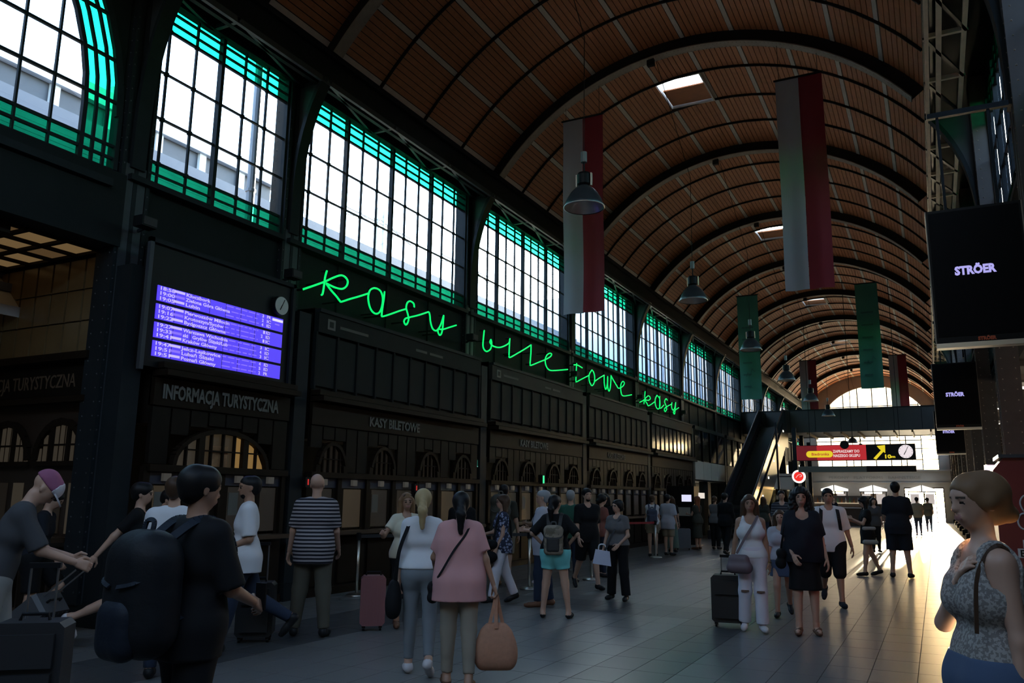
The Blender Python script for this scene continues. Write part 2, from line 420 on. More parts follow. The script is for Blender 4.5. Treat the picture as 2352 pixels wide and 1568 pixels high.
def window(n, ya, yb, single, x=WX, heavy_from_right=True):
    wd = struct(empty('window_%d' % n, (x, (ya+yb)/2, SILL)))
    fr = MB(); hv = MB()
    ys = []; y = yb
    st = 1.478/3
    k = 0
    while y > ya+.08:
        ys.append((y, k % 3 == 0)); y -= st; k += 1
    ys.append((ya, True)); ys.sort()
    fm_ = MB()
    for yy, h in ys: (hv if h else fr).box(x-(.045 if h else .02), x+(.045 if h else .02), yy-(.032 if h else .013), yy+(.032 if h else .013), SILL, TOP)
    for i, z in enumerate(ZB):
        big = i in (0, 2, 5, 8); fr.box(x-.022, x+.022, ya, yb, z-(.019 if big else .012), z+(.019 if big else .012))
    # cast rosettes where bars cross
    for yy, h in ys:
        for z in ZB[2:6]: fr.box(x-.024, x+.024, yy-.03, yy+.03, z-.03, z+.03)
    part(fr, 'glazing_bar', iron, wd); part(hv, 'mullion', iron, wd)
    jn = {True: MB(), False: MB()}
    for (y0, _), (y1, _) in zip(ys, ys[1:]):
        for i in range(8):
            if single: pane(wd, y0, y1, ZB[i], ZB[i+1], teal if GREEN[i] else clear, x-.02)
            else: jn[bool(GREEN[i])].box(x-.024, x-.016, y0, y1, ZB[i], ZB[i+1])
    if not single:
        for g in (True, False):
            q = part(jn[g], 'pane', teal if g else clear, wd); q['kind'] = 'stuff'
    part(MB().box(x-.1, x+.16, ya, yb, SILL-.10, SILL-.02), 'sill', iron, wd)
    return wd
for i in range(0, len(YB)-1):
    ya = YB[i]+.06; yb = YB[i+1]-.06
    window(i+2, ya, yb, i <= 4)
# opaque parts of the wall: spandrel under the windows, strip above
wall_piece('spandrel', WX-.15, WX+.0, 6.9, YEND, 4.4, SILL-.08)
wall_piece('upper_strip', WX-.15, WX+.0, 6.9, YEND, TOP+.02, 9.4)
for i, y in enumerate(YB[1:]):        # joints of the spandrel sheeting
    for k in range(1, 4):
        yy = y+BAY*k/4; wall_piece('seam_strip', WX, WX+.03, yy-.03, yy+.03, 4.5, SILL-.1, wallm)
# piers behind the columns
for y in YB: wall_piece('pier', WX-.2, WX-.05, y-.0, y+.36, 0, 9.4)
# arched window of the first bay
CW = (3.06, 6.6); RO, RI = 3.65, 3.15
aw = struct(empty('window_1', (WX, CW[0], SILL)))
zrows = [5.84, 6.0, 6.17, 6.79, 7.38, 7.98, 8.58, 9.18]
fr = MB()
def arc_pts(R, n=24, a0=0, a1=pi): return [(CW[0]+R*cos(a0+(a1-a0)*i/n), CW[1]+R*sin(a0+(a1-a0)*i/n)) for i in range(n+1)]
for R, wd_, x0, x1 in ((RO, .05, WX-.03, WX+.03), (RI, .03, WX-.03, WX+.03), (RI+.167, .018, WX-.02, WX+.02), (RI+.333, .018, WX-.02, WX+.02)):
    P = arc_pts(R); P = [(CW[0]+R, 5.84)]+P+[(CW[0]-R, 5.84)]
    for a, b in zip(P, P[1:]): fr.bar((WX, a[0], a[1]), (WX, b[0], b[1]), x1-x0, wd_*2, up=(0, 0.3, 1))
for z in zrows:
    hw = RO if z <= CW[1] else sqrt(max(0, RO**2-(z-CW[1])**2))
    fr.box(WX-.022, WX+.022, CW[0]-hw, CW[0]+hw, z-.018, z+.018)
mul = [CW[0]+RI-.43-.443*k for k in range(14)]
for yy in mul:
    dz = sqrt(max(0, RI**2-(yy-CW[0])**2)) if abs(yy-CW[0]) < RI else 0
    fr.box(WX-.02, WX+.02, yy-.014, yy+.014, 5.84, CW[1]+dz)
part(fr, 'glazing_bar', iron, aw)
ysm = [CW[0]+RI]+mul+[CW[0]-RI]
for i in range(len(zrows)):
    z0 = zrows[i]; z1 = zrows[i+1] if i+1 < len(zrows) else 9.75
    for y1, y0 in zip(ysm, ysm[1:]):
        # clip the pane column by the inner arch
        zt = z1
        edge = max(abs(y0-CW[0]), abs(y1-CW[0]))
        poly = []
        def lim(y): return CW[1]+sqrt(max(0, RI**2-(y-CW[0])**2))
        za, zb = min(z1, lim(y0)), min(z1, lim(y1))
        if za <= z0 and zb <= z0: continue
        poly = [(y0, z0), (y1, z0), (y1, max(z0, zb)), (y0, max(z0, za))]
        o = MB().prism(poly, (WX-.02, 0, 0), (0, 1, 0), (0, 0, 1), (1, 0, 0), .008).build('pane', teal if i < 2 else clear); child(o, aw)
for r_ in range(3):                     # three rings of teal glass
    ra, rb_ = RI+.167*r_, RI+.167*(r_+1)
    for sgn in (1, -1):
        zz = [5.84, 6.0, 6.17, 6.6]
        for z0, z1 in zip(zz, zz[1:]):
            o = MB().box(WX-.024, WX-.016, min(CW[0]+sgn*ra, CW[0]+sgn*rb_), max(CW[0]+sgn*ra, CW[0]+sgn*rb_), z0, z1).build('pane', teal); child(o, aw)
    for k in range(12):
        a0, a1 = pi*k/12, pi*(k+1)/12
        mid = (a0+a1)/2
        P = [(CW[0]+r*cos(a), CW[1]+r*sin(a)) for r, a in ((ra, a0), (rb_, a0), (rb_, mid), (rb_, a1), (ra, a1), (ra, mid))]
        o = MB().prism(P, (WX-.02, 0, 0), (0, 1, 0), (0, 0, 1), (1, 0, 0), .008).build('pane', teal); child(o, aw)
# wall round the arched window
P = arc_pts(RO+.04, 24); OUT = [(7.0, 6.6)]+[(7.0, 10.6)]*0
q = MB()
top_y = []
for a, b in zip(P, P[1:]):
    q.prism([(a[0], a[1]), (a[0], 11.6), (b[0], 11.6), (b[0], b[1])], (WX-.06, 0, 0), (0, 1, 0), (0, 0, 1), (1, 0, 0), .06)
part(q, 'arch_spandrel', wallm, wl_)
wall_piece('pier', WX-.06, WX, CW[0]+RO+.03, 7.0, 4.78, 11.6); wall_piece('pier', WX-.15, WX, -12, CW[0]-RO-.03, 0, 11.6)
wall_piece('lintel', WX-.25, WX+.12, -.7, 6.85, 4.80, 5.80)
wall_piece('lintel_moulding', WX-.05, WX+.2, -.7, 6.6, 5.55, 5.65, iron)
# ------------------------------------------------------------------ side hall behind the first bay (seen through the opening)
warm = EM('lit_ceiling_glass', (1, .62, .26), .13); warm2 = EM('lit_ceiling_glass_dim', (1, .58, .24), .07)
alc = struct(empty('wall_alcove', (-11.5, 6.9, 0)))
part(MB().box(-15, WX-.16, 6.92, 7.1, 0, 5.2), 'side_wall', M('alcove_brown', (.035, .022, .015), .5, 0, .3, 2), alc)
part(MB().box(-15.2, -15, -.9, 7.0, 0, 5.2), 'back_wall', M('alcove_back', (.10, .075, .045), .5, 0, .3, 2), alc)
part(MB().box(-15, WX-.2, -1.0, -.8, 0, 5.2), 'side_wall', M('alcove_brown', (.035, .022, .015)), alc)
ac = struct(empty('ceiling_alcove', (-12, 3, 4.8)))
part(MB().box(-15, WX-.2, -.9, 7, 4.86, 5.0), 'ceiling_slab', wallm, ac)
cm = {}
def quad(n, x0, x1, y0, y1, z0, z1, m, par):
    return part(MB().box(x0, x1, y0, y1, z0, z1), n, m, par)
xs = np.linspace(-14.9, -9.75, 11); ysg = np.linspace(-.7, 6.85, 16)
gb = MB()
for i in range(10):
    for j in range(15):
        quad('glass_panel', xs[i]+.03, xs[i+1]-.03, ysg[j]+.03, ysg[j+1]-.03, 4.81, 4.83, warm if (i*7+j*5) % 3 else warm2, ac)
for x in xs: gb.box(x-.03, x+.03, -.8, 6.9, 4.77, 4.84)
for y in ysg: gb.box(-14.95, -9.7, y-.03, y+.03, 4.77, 4.84)
gb.box(-12.4, -12.2, -.8, 6.9, 4.66, 4.85); gb.box(-14.95, -9.7, 5.45, 5.6, 4.66, 4.85)
part(gb, 'ceiling_bar', oak, ac)
tilem = M('glazed_wall_tile', (.20, .14, .07), .25, 0, .25, 3)
xt = np.linspace(-14.6, -9.75, 15)
for i in range(14):
    for z0, z1 in ((3.42, 3.86), (3.88, 4.30), (4.32, 4.74)):
        quad('tile', xt[i]+.02, xt[i+1]-.02, 6.895, 6.925, z0, z1, tilem, alc)
quad('cornice', -15, WX-.17, 6.74, 6.92, 3.32, 3.42, oak, alc); quad('frieze', -15, WX-.17, 6.86, 6.92, 2.86, 3.32, oak2, alc); quad('cornice', -15, WX-.17, 6.76, 6.92, 2.76, 2.84, oak, alc)
o = text('INFORMACJA TURYSTYCZNA', .26, (-12.55, 6.85, 2.97), RY, M('brown_lettering', (.12, .08, .05), .5), alc, width=2.55)
amber = EM('lit_office_pane', (1, .70, .36), .024); amber_dim = EM('lit_office_pane_dim', (1, .72, .42), .007); amber_hot = EM('lit_office_pane_bright', (1, .58, .18), .20); blind = EM('lit_blind', (1, .80, .55), .03)
for cx in (-10.19, -11.35, -12.5, -13.65):
    fr = MB(); R = .5
    n = 10
    for k in range(n):
        a0, a1 = pi*k/n, pi*(k+1)/n
        fr.bar((cx+R*cos(a0), 6.87, 2.02+.5*sin(a0)), (cx+R*cos(a1), 6.87, 2.02+.5*sin(a1)), .09, .05, up=(0, 1, 0))
    fr.box(cx-.54, cx+.54, 6.84, 6.92, 1.94, 2.0); fr.box(cx-.5, cx+.5, 6.86, 6.91, 2.2, 2.225)
    for dx in (-.17, .17): fr.box(cx+dx-.03, cx+dx+.03, 6.85, 6.91, 1.98, 2.48)
    part(fr, 'window_frame', oak, alc)
    for k in range(9):
        dx = -.44+.11*k; hh = .5*sqrt(max(0, 1-((abs(dx)+.03)/.5)**2))
        if hh > .06: quad('blind_slat', cx+dx-.033, cx+dx+.033, 6.885, 6.90, 2.0, 2.0+hh, blind, alc)
    for dx in (-.36, -.02, .33):
        quad('counter_pane', cx+dx-.11, cx+dx+.11, 6.90, 6.91, 1.08, 1.72, amber_dim if dx < .2 else blind, alc)
quad('counter', -15, -9.8, 6.62, 6.93, .98, 1.04, M('counter_wood', (.06, .034, .02), .35), alc)
for x in np.linspace(-14.6, -9.9, 9): quad('panel', x-.24, x+.24, 6.87, 6.93, .12, .9, oak, alc)

# ------------------------------------------------------------------ ticket offices along the left side
sheet = M('paper_notice', (.12, .115, .10), .7); numplate = EM('counter_number', (1, .95, .85), .035)
DESK = M('counter_wood', (.06, .034, .02), .35)
OFF = [('first ticket office beside the arched entrance, under the departure board', 'INFORMACJA TURYSTYCZNA'),
       ('ticket office under the green neon word Kasy, with dim barred arches', 'KASY BILETOWE'),
       ('ticket office under the neon word starting with b, green light on its front', 'KASY BILETOWE'),
       ('ticket office under the neon letters towe, with pale fascia', 'KASY BILETOWE'),
       ('ticket office under the second small neon Kasy, with glossy upper panels', None)]
def office(n, ya, yb, label, sign):
    o = tag(empty('ticket_office', (KX, (ya+yb)/2, 0)), label, 'ticket office', 'ticket offices along the wall')
    Lb = yb-ya
    def P(nm, y0, y1, z0, z1, m, x0=KX-.08, x1=KX, par=o): return part(MB().box(x0, x1, y0, y1, z0, z1), nm, m, par)
    P('body', ya, yb, 2.5, 4.7, oak2, KX-.5, KX-.07); P('base', ya, yb, 0, .12, oak, KX-.5, KX+.03)
    np_ = max(4, round(Lb/.74)); w_ = Lb/np_
    for k in range(np_): P('panel', ya+k*w_+.05, ya+(k+1)*w_-.05, .16, .9, oak)
    P('base_frame', ya, yb, .1, .96, oak2, KX-.5, KX-.03)
    P('counter', ya+.1, yb-.1, .96, 1.02, DESK, KX-.4, KX+.28)
    # counter windows 1.02 .. 1.72
    for k in range(np_):
        y0, y1 = ya+k*w_, ya+(k+1)*w_
        P('post', y0-.05, y0+.05, 1.02, 1.94, oak)
        lit = amber_dim if (k*3+n) % 4 else amber
        P('window_frame', y0+.05, y0+.15, 1.02, 1.72, oak, KX-.07, KX-.04); P('window_frame', y1-.15, y1-.05, 1.02, 1.72, oak, KX-.07, KX-.04)
        g = P('pane', y0+.15, y1-.15, 1.06, 1.70, lit, KX-.06, KX-.05)
        if k % 2 == 0: P('notice', y0+.18, y0+.36, 1.30, 1.62, sheet, KX-.05, KX-.045)
        P('number_plate', (y0+y1)/2-.06, (y0+y1)/2+.06, 1.76, 1.86, numplate, KX-.06, KX+.01)
        P('blind_box', y0+.05, y1-.05, 1.72, 1.90, M('navy_board', (.01, .015, .035), .5), KX-.08, KX-.04)
    P('post', yb-.08, yb, 1.02, 1.94, oak)
    P('transom', ya, yb, 1.88, 1.97, oak, KX-.1, KX+.05)
    # fan windows
    if n == 0: arcs = [((ya+yb)/2-.02, .86, .50, amber_hot)]
    else: arcs = [(ya+Lb*t, .36, .48, a) for t, a in ((.10, amber_dim), (.36, amber_dim), (.64, amber_dim), (.88, amber_dim))]
    edges = []
    for cy_, hw, hh, em in arcs:
        fr = MB(); K = 12
        for k in range(K):
            a0, a1 = pi*k/K, pi*(k+1)/K
            fr.bar((KX-.02, cy_+hw*cos(a0), 1.97+hh*sin(a0)), (KX-.02, cy_+hw*cos(a1), 1.97+hh*sin(a1)), .10, .06, up=(0, 0, 1))
        nb = 8 if n == 0 else 5
        yy = [cy_-hw+2*hw*(k+.5)/nb for k in range(nb)]
        if n == 0:
            for s_ in (-1, 1): fr.box(KX-.06, KX+.02, cy_+s_*.41-.05, cy_+s_*.41+.05, 1.95, 2.40)
        for k in range(1, nb):
            y0 = cy_-hw+2*hw*k/nb; h_ = hh*sqrt(max(0, 1-((y0-cy_)/hw)**2)); fr.box(KX-.05, KX, y0-.012, y0+.012, 1.95, 1.97+h_)
        fr.box(KX-.05, KX-.005, cy_-hw, cy_+hw, 2.18, 2.20)
        part(fr, 'window_frame', oak, o)
        for k in range(nb):
            y0 = cy_-hw+2*hw*k/nb; y1 = y0+2*hw/nb
            h0 = hh*sqrt(max(0, 1-((y0-cy_)/hw)**2)); h1 = hh*sqrt(max(0, 1-((y1-cy_)/hw)**2))
            m_ = em
            if n == 0: m_ = amber_hot if k >= 5 else (amber if k > 1 else blind)
            pp = MB().prism([(y0+.012, 1.97), (y1-.012, 1.97), (y1-.012, 1.97+h1), (y0+.012, 1.97+h0)], (KX-.06, 0, 0), (0, 1, 0), (0, 0, 1), (1, 0, 0), .01)
            part(pp, 'pane', m_, o)
    if n == 0:   # notice stuck to the big fan window
        P('poster', (ya+yb)/2-.22, (ya+yb)/2+.10, 1.98, 2.27, M('poster_print', (.35, .18, .08), .6, 0, .8, 9), KX-.05, KX-.045)
    # boarding between and above the fans: vertical planks
    np2 = round(Lb/.30); w2 = Lb/np2
    for k in range(np2):
        y0, y1 = ya+k*w2+.015, ya+(k+1)*w2-.015; ym = (y0+y1)/2; zb = 1.98
        for cy_, hw, hh, _ in arcs:
            u = min(abs(y0-cy_), abs(y1-cy_), abs(ym-cy_))
            if u < hw: zb = max(zb, 2.0+hh*sqrt(max(0, 1-(u/hw)**2))+.04)
        P('plank', y0, y1, zb, 2.72, oak2, KX-.09, KX-.02)
    P('frieze', ya, yb, 2.74, 3.10, oak, KX-.1, KX); P('cornice', ya, yb, 3.12, 3.20, bandm if n >= 3 else oak, KX-.1, KX+.22); P('cornice', ya, yb, 3.22, 3.30, oak, KX-.1, KX+.14)
    if sign:
        if n == 0: text(sign, .26, (KX+.012, ya+.12, 2.84), RX, letm, o, off=.009, width=2.16)
        else: text(sign, .23, (KX+.012, ya+1.52, 2.83), RX, letm if n < 3 else M('faint_lettering', (.05, .047, .042), .6), o, off=.007, width=1.62)
    # upper storey: tall panels under a fascia
    if n != 0:
        np3 = round(Lb/.58); w3 = Lb/np3
        for k in range(np3): P('panel', ya+k*w3+.04, ya+(k+1)*w3-.04, 3.38, 4.24, panelm if n < 4 else M('glossy_panel', (.05, .05, .05), .12), KX-.09, KX-.015)
        for k in range(np3+1): P('panel_strip', ya+k*w3-.02, ya+k*w3+.02, 3.32, 4.28, wallm, KX-.07, KX+.01)
        P('fascia', ya, yb, 4.28, 4.62, bandm if n >= 2 else panelm, KX-.1, KX+.03)
        P('top_ledge', ya, yb, 4.62, 4.68, iron, KX-.55, KX+.06)
        if n < 3:
            q = P('pictogram', ya+.22, ya+.42, 4.36, 4.54, letm, KX, KX+.036); 
            P('pictogram_hole', ya+.27, ya+.37, 4.40, 4.50, black, KX+.03, KX+.04)
            for k, (a, b) in enumerate(((.55, 1.35), (2.9, 3.3), (3.4, 3.9))): P('small_print', ya+a, ya+b, 4.42, 4.47, M('faint_lettering', (.05, .047, .042), .6), KX, KX+.034)
    else:
        P('upper_wall', ya, yb, 3.3, 5.0, wallm, KX-.4, KX-.2)
    return o
offs = [(YB[0]+.46, YB[1]-.08), (YB[1]+.46, YB[2]-.08), (YB[2]+.46, YB[3]-.08), (YB[3]+.46, YB[4]-.08), (YB[4]+.46, YB[5]-.08)]
for n, (a, b) in enumerate(offs): office(n, a, b, *OFF[n])
# solid ground floor behind the offices
wall_piece('back_wall', -10.9, -10.7, 7.1, YEND, 0, 5.2); wall_piece('ceiling_slab', -10.8, WX-.1, 7.1, YEND, 4.4, 4.6)

# glazed mezzanine with a pale parapet beyond the offices
mz = struct(empty('balcony', (KX, 40, 2.4)))
pal = M('pale_parapet', (.55, .52, .47), .5, 0, .1, 2)
for i in range(5, 8):
    ya, yb = YB[i]+.45, YB[i+1]-.08
    for k in range(4):
        w_ = (yb-ya)/4; part(MB().box(KX-.1, KX-.02, ya+k*w_+.02, ya+(k+1)*w_-.02, 2.42, 3.2), 'parapet_panel', pal, mz)
        part(MB().box(KX-.06, KX-.05, ya+k*w_+.02, ya+(k+1)*w_-.02, 3.24, 4.55), 'pane', GLASS('mezzanine_glass', (.55, .6, .58), .30), mz)
        part(MB().box(KX-.1, KX, ya+k*w_-.03, ya+k*w_+.03, 3.2, 4.6), 'post', iron, mz)
    part(MB().box(KX-.1, KX+.02, ya, yb, 4.55, 4.7), 'fascia', iron, mz)
    part(MB().box(KX-1.6, KX-.08, ya, yb, 2.36, 2.46), 'deck', iron, mz)
    part(MB().box(KX-1.7, KX-1.6, ya, yb, 0, 4.6), 'back_wall', M('mezzanine_back', (.34, .32, .29), .6, 0, .3, 1.5), mz)
    part(MB().box(KX-.2, KX-.14, ya+.5, ya+1.9, 1.62, 1.86), 'lit_sign', EM('lit_sign_white', (1, .9, .8), .8), mz)
    part(MB().box(KX-.5, KX-.3, ya+2.4, ya+3.2, 0, 2.36), 'pier', wallm, mz)

# ------------------------------------------------------------------ neon writing on the spandrel
neon = EM('green_neon', (.0, 1.0, .16), 1.15)
def smooth_path(pts, n=5):
    """Catmull-Rom through the points; a None before a point marks a sharp corner"""
    P = [Vector(p) for p in pts]; out = []
    for i in range(len(P)-1):
        p0 = P[max(0, i-1)]; p1 = P[i]; p2 = P[i+1]; p3 = P[min(len(P)-1, i+2)]
        for k in range(n):
            t = k/n
            out.append(.5*((2*p1)+(p2-p0)*t+(2*p0-5*p1+4*p2-p3)*t*t+(3*p1-p0-3*p2+p3)*t**3))
    out.append(P[-1]); return out
NX = -9.1
NEON = {
 'kasy': [
  [(10.95, 5.52), (10.93, 5.46), (10.91, 5.38), (10.90, 5.29), (10.89, 5.19), (10.87, 5.08), (10.84, 5.05)],
  [(10.36, 5.04), (10.61, 5.16), (10.91, 5.31), (11.12, 5.43), (11.33, 5.53), (11.46, 5.53), (11.54, 5.47), (11.51, 5.37), (11.39, 5.29), (11.20, 5.27), (11.04, 5.28), (10.94, 5.29)],
  [(10.94, 5.29), (11.08, 5.20), (11.24, 5.12), (11.34, 5.06), (11.39, 5.05), (11.62, 5.15), (11.91, 5.27), (12.16, 5.38)],
  [(12.34, 5.53), (12.22, 5.46), (12.17, 5.32), (12.21, 5.17), (12.30, 5.07), (12.43, 5.04), (12.55, 5.10), (12.62, 5.24), (12.63, 5.40), (12.56, 5.51), (12.45, 5.54), (12.34, 5.53)],
  [(12.68, 5.54), (12.67, 5.40), (12.64, 5.24), (12.62, 5.08), (12.64, 5.03), (12.88, 5.12), (13.21, 5.26), (13.44, 5.35)],
  [(13.73, 5.44), (13.70, 5.52), (13.57, 5.54), (13.47, 5.48), (13.44, 5.37), (13.50, 5.26), (13.54, 5.16), (13.50, 5.06), (13.44, 5.02), (13.38, 5.07), (13.42, 5.14), (13.57, 5.20), (13.89, 5.31), (14.27, 5.46)],
  [(14.29, 5.46), (14.33, 5.39), (14.36, 5.26), (14.45, 5.13), (14.59, 5.11), (14.71, 5.20), (14.80, 5.33), (14.88, 5.51)],
  [(14.88, 5.51), (14.87, 5.37), (14.85, 5.22), (14.81, 5.09), (14.74, 5.04), (14.67, 5.09), (14.68, 5.16), (14.86, 5.19), (15.14, 5.29), (15.42, 5.39)],
 ],
 'bile': [
  [(16.72, 5.52), (16.69, 5.34), (16.67, 5.13), (16.75, 5.04), (16.88, 5.03), (17.05, 5.12), (17.10, 5.27), (17.06, 5.35), (17.02, 5.27), (17.18, 5.21), (17.50, 5.23), (17.81, 5.33), (18.02, 5.44), (18.06, 5.55)],
  [(18.06, 5.56), (18.04, 5.37), (18.02, 5.11)],
  [(18.02, 5.11), (18.08, 5.07), (18.49, 5.24), (18.91, 5.42), (19.30, 5.60)],
  [(19.30, 5.61), (19.29, 5.38), (19.24, 5.07)],
  [(19.24, 5.07), (19.31, 5.05), (19.80, 5.21), (20.23, 5.35), (20.55, 5.48), (20.63, 5.56), (20.51, 5.57), (20.31, 5.48), (20.20, 5.33), (20.27, 5.17), (20.49, 5.09), (20.92, 5.14), (21.77, 5.29)],
 ],
 'towe': [
  [(22.46, 5.58), (22.44, 5.45), (22.42, 5.30), (22.40, 5.11), (22.38, 5.02)],
  [(22.22, 5.49), (22.52, 5.53), (22.90, 5.50)],
  [(22.38, 5.02), (22.44, 5.01), (22.80, 5.13), (23.44, 5.34)],
  [(23.70, 5.55), (23.47, 5.37), (23.47, 5.18), (23.67, 5.05), (23.88, 5.16), (23.93, 5.36), (23.84, 5.50), (23.70, 5.55)],
  [(23.92, 5.21), (24.32, 5.37), (24.78, 5.53)],
  [(24.78, 5.53), (24.78, 5.27), (24.88, 5.09), (24.99, 5.14), (25.09, 5.35), (25.10, 5.54)],
  [(25.10, 5.54), (25.09, 5.23), (25.19, 5.06), (25.31, 5.14), (25.40, 5.39), (25.42, 5.62)],
  [(25.42, 5.60), (25.67, 5.47), (25.95, 5.34), (26.15, 5.27), (26.56, 5.38), (26.75, 5.52), (26.58, 5.56), (26.38, 5.41), (26.39, 5.17), (26.61, 5.06), (27.50, 5.20)],
 ],
 'kasy_far': [
  [(29.05, 5.51), (28.98, 5.27), (28.88, 5.02)],
  [(28.36, 5.02), (28.86, 5.16), (29.37, 5.37), (29.62, 5.36), (29.65, 5.29), (29.41, 5.21), (28.97, 5.19)],
  [(29.00, 5.18), (29.25, 5.07), (29.45, 5.01), (30.18, 5.23)],
  [(30.51, 5.53), (30.27, 5.32), (30.33, 5.09), (30.63, 5.00), (30.88, 5.15), (30.85, 5.43), (30.51, 5.53)],
  [(30.89, 5.54), (30.84, 5.24), (30.82, 5.10), (30.98, 5.07), (31.41, 5.24)],
  [(31.91, 5.48), (31.73, 5.53), (31.52, 5.38), (31.71, 5.24), (31.76, 5.10), (31.56, 4.99), (31.47, 5.09), (31.86, 5.23), (32.50, 5.39)],
  [(32.56, 5.47), (32.49, 5.27), (32.69, 5.16), (32.95, 5.29), (33.11, 5.53)],
  [(33.11, 5.53), (33.01, 5.22), (32.89, 5.02), (32.73, 5.08), (33.06, 5.21), (33.56, 5.35)],
 ],
}
NLAB = {'kasy': 'green neon script word Kasy nearest the departure board', 'bile': 'green neon script letters bile after the word Kasy',
        'towe': 'green neon script letters towe with a small crossed t', 'kasy_far': 'small far green neon word Kasy, last of the row'}
for k, strokes in NEON.items():
    y0 = min(p[0] for st in strokes for p in st)
    strokes = [[(p[0]*9.1/9.35, 1.6+(p[1]-1.6)*9.1/9.35) for p in st] for st in strokes]
    t = tag(empty('neon_sign', (NX, y0, 5.0)), NLAB[k], 'neon sign', 'green neon script on the wall')
    for st in strokes:
        pts = smooth_path([(NX, p[0], p[1]) for p in st]) if len(st) > 2 else [(NX, p[0], p[1]) for p in st]
        part(MB().tube(pts, .017, 8), 'glass_tube', neon, t, True)
        a = pts[len(pts)//2]; part(MB().box(WX, NX, a.y-.012 if hasattr(a, 'y') else a[1]-.012, (a.y if hasattr(a, 'y') else a[1])+.012, (a.z if hasattr(a, 'z') else a[2])-.012, (a.z if hasattr(a, 'z') else a[2])+.012), 'standoff', black, t)
        e_ = pts[0]; part(MB().tube([e_, Vector(e_)+Vector((-.12, 0, 0))], .02, 6), 'electrode', black, t)

# ------------------------------------------------------------------ departure board
bx = -8.95
bd = tag(empty('departure_board', (bx, 8.3, 3.8)), 'lit blue violet departure board with four bands of white train rows', 'departure board')
part(MB().box(bx-.12, bx-.02, 7.0, 9.72, 3.22, 4.86), 'housing', black, bd)
part(MB().box(bx-.03, bx+.03, 6.96, 9.74, 4.86, 4.92), 'housing_rim', iron, bd); part(MB().box(bx-.03, bx+.03, 6.96, 7.02, 3.16, 4.92), 'housing_rim', iron_lt, bd); part(MB().box(bx-.03, bx+.03, 9.68, 9.74, 3.16, 4.92), 'housing_rim', iron, bd)
led = EM('led_violet', (.10, .055, 1.0), .95); ledt = EM('led_text', (.62, .52, 1.0), .95); leds = EM('led_small_text', (.26, .17, 1.0), .95); ledb = EM('led_bright', (.80, .75, 1.0), 1.0)
rows = [('18:58', 'Kluczbork', '3', 'PR'), ('19:00', 'Zielona Góra Główna', '2', 'IC'), ('19:05', 'Lubin', '4', 'KD'), ('19:07', 'Pierwoszów Miłocin', '1', 'KD'), ('19:16', 'Krotoszyn/Syców', '2', 'KD'), ('19:22', 'Bydgoszcz Główna', '1', 'IC'),
        ('19:27', 'Warszawa Wschodnia', '3', 'IC'), ('19:33', 'ski   Gryfów Śląski/Lub', '4', 'KD'), ('19:41', 'Kraków Główny', '3', 'IC'), ('19:47', 'Jelcz-Laskowice', '4', 'KD'), ('19:51', 'Lubań Śląski', '5', 'KD'), ('19:51', 'Poznań Główny', '2', 'PR')]
YA, YBd, ZT, ZBm = 7.16, 9.52, 4.31, 3.32
bh = (ZT-ZBm)/4
for b in range(4):
    z1 = ZT-b*bh; z0 = z1-bh*.83
    row_h = (z1-z0)/3
    s_ = part(MB().box(bx-.02, bx-.004, YA, YBd, z0, z1), 'display_band', led, bd)
    for k in range(1, 8): part(MB().box(bx-.004, bx-.002, YA+(YBd-YA)*k/8-.003, YA+(YBd-YA)*k/8+.003, z0, z1), 'module_joint', M('module_joint', (.01, .01, .03), .5), s_)
    for r in range(3):
        tm_, dest, pl, op = rows[b*3+r]; zb = z1-(r+1)*row_h+.014; sz = row_h*.98
        for body, y, wdt in ((tm_, YA+.02, .235), (dest, YA+.46, min(.80, .045*len(dest)+.02)), (pl, 9.06, .035), (op, 9.16, .085)):
            text(body, sz, (bx-.001, y, zb), RX, ledt, s_, ex=.001, off=.0015, width=wdt)
        g = part(MB().box(bx-.002, bx+.0, YA+.26, YA+.44, zb+.012, zb+.045), 'train_number', leds if r % 2 else ledt, s_)
        y = YA+1.18; random.seed(b*7+r)
        while y < 8.98:
            l = random.uniform(.05, .16); l = min(l, 9.0-y); part(MB().box(bx-.002, bx+.0, y, y+l, zb+.018, zb+.034), 'via_stations', leds, s_); y += l+random.uniform(.015, .05)
part(MB().box(bx-.002, bx, 9.28, 9.51, ZT-.062, ZT-.022), 'notice_field', ledb, bd); part(MB().box(bx-.002, bx, 9.34, 9.44, ZT-.118, ZT-.098), 'notice_field', leds, bd)
# wall clock beside it
ck = tag(empty('wall_clock', (bx+.04, 9.40, 4.5)), 'unlit round wall clock above the board, pale face', 'clock')
def disc(mb, c, r, n, ax, t):
    poly = [(r*cos(2*pi*k/n), r*sin(2*pi*k/n)) for k in range(n)]
    if ax == 'x': mb.prism(poly, c, (0, 1, 0), (0, 0, 1), (1, 0, 0), t)
    else: mb.prism(poly, c, (1, 0, 0), (0, 0, 1), (0, -1, 0), t)
    return mb
part(disc(MB(), (bx-.02, 9.40, 4.5), .155, 28, 'x', .08), 'case', black, ck); dl_ = part(disc(MB(), (bx+.06, 9.40, 4.5), .142, 28, 'x', .004), 'dial', M('clock_dial', (.55, .55, .52), .5), ck)
def hand(ang, l, w_, c, ax):
    d = Vector((0, sin(ang), cos(ang))) if ax == 'x' else Vector((sin(ang), 0, cos(ang)))
    return MB().bar(Vector(c)-d*l*.15, Vector(c)+d*l, w_, .006, up=(1, 0, 0) if ax == 'x' else (0, 1, 0))
part(hand(radians(208), .08, .014, (bx+.068, 9.40, 4.5), 'x'), 'hour_hand', black, dl_); part(hand(radians(26), .115, .010, (bx+.07, 9.40, 4.5), 'x'), 'minute_hand', black, dl_)

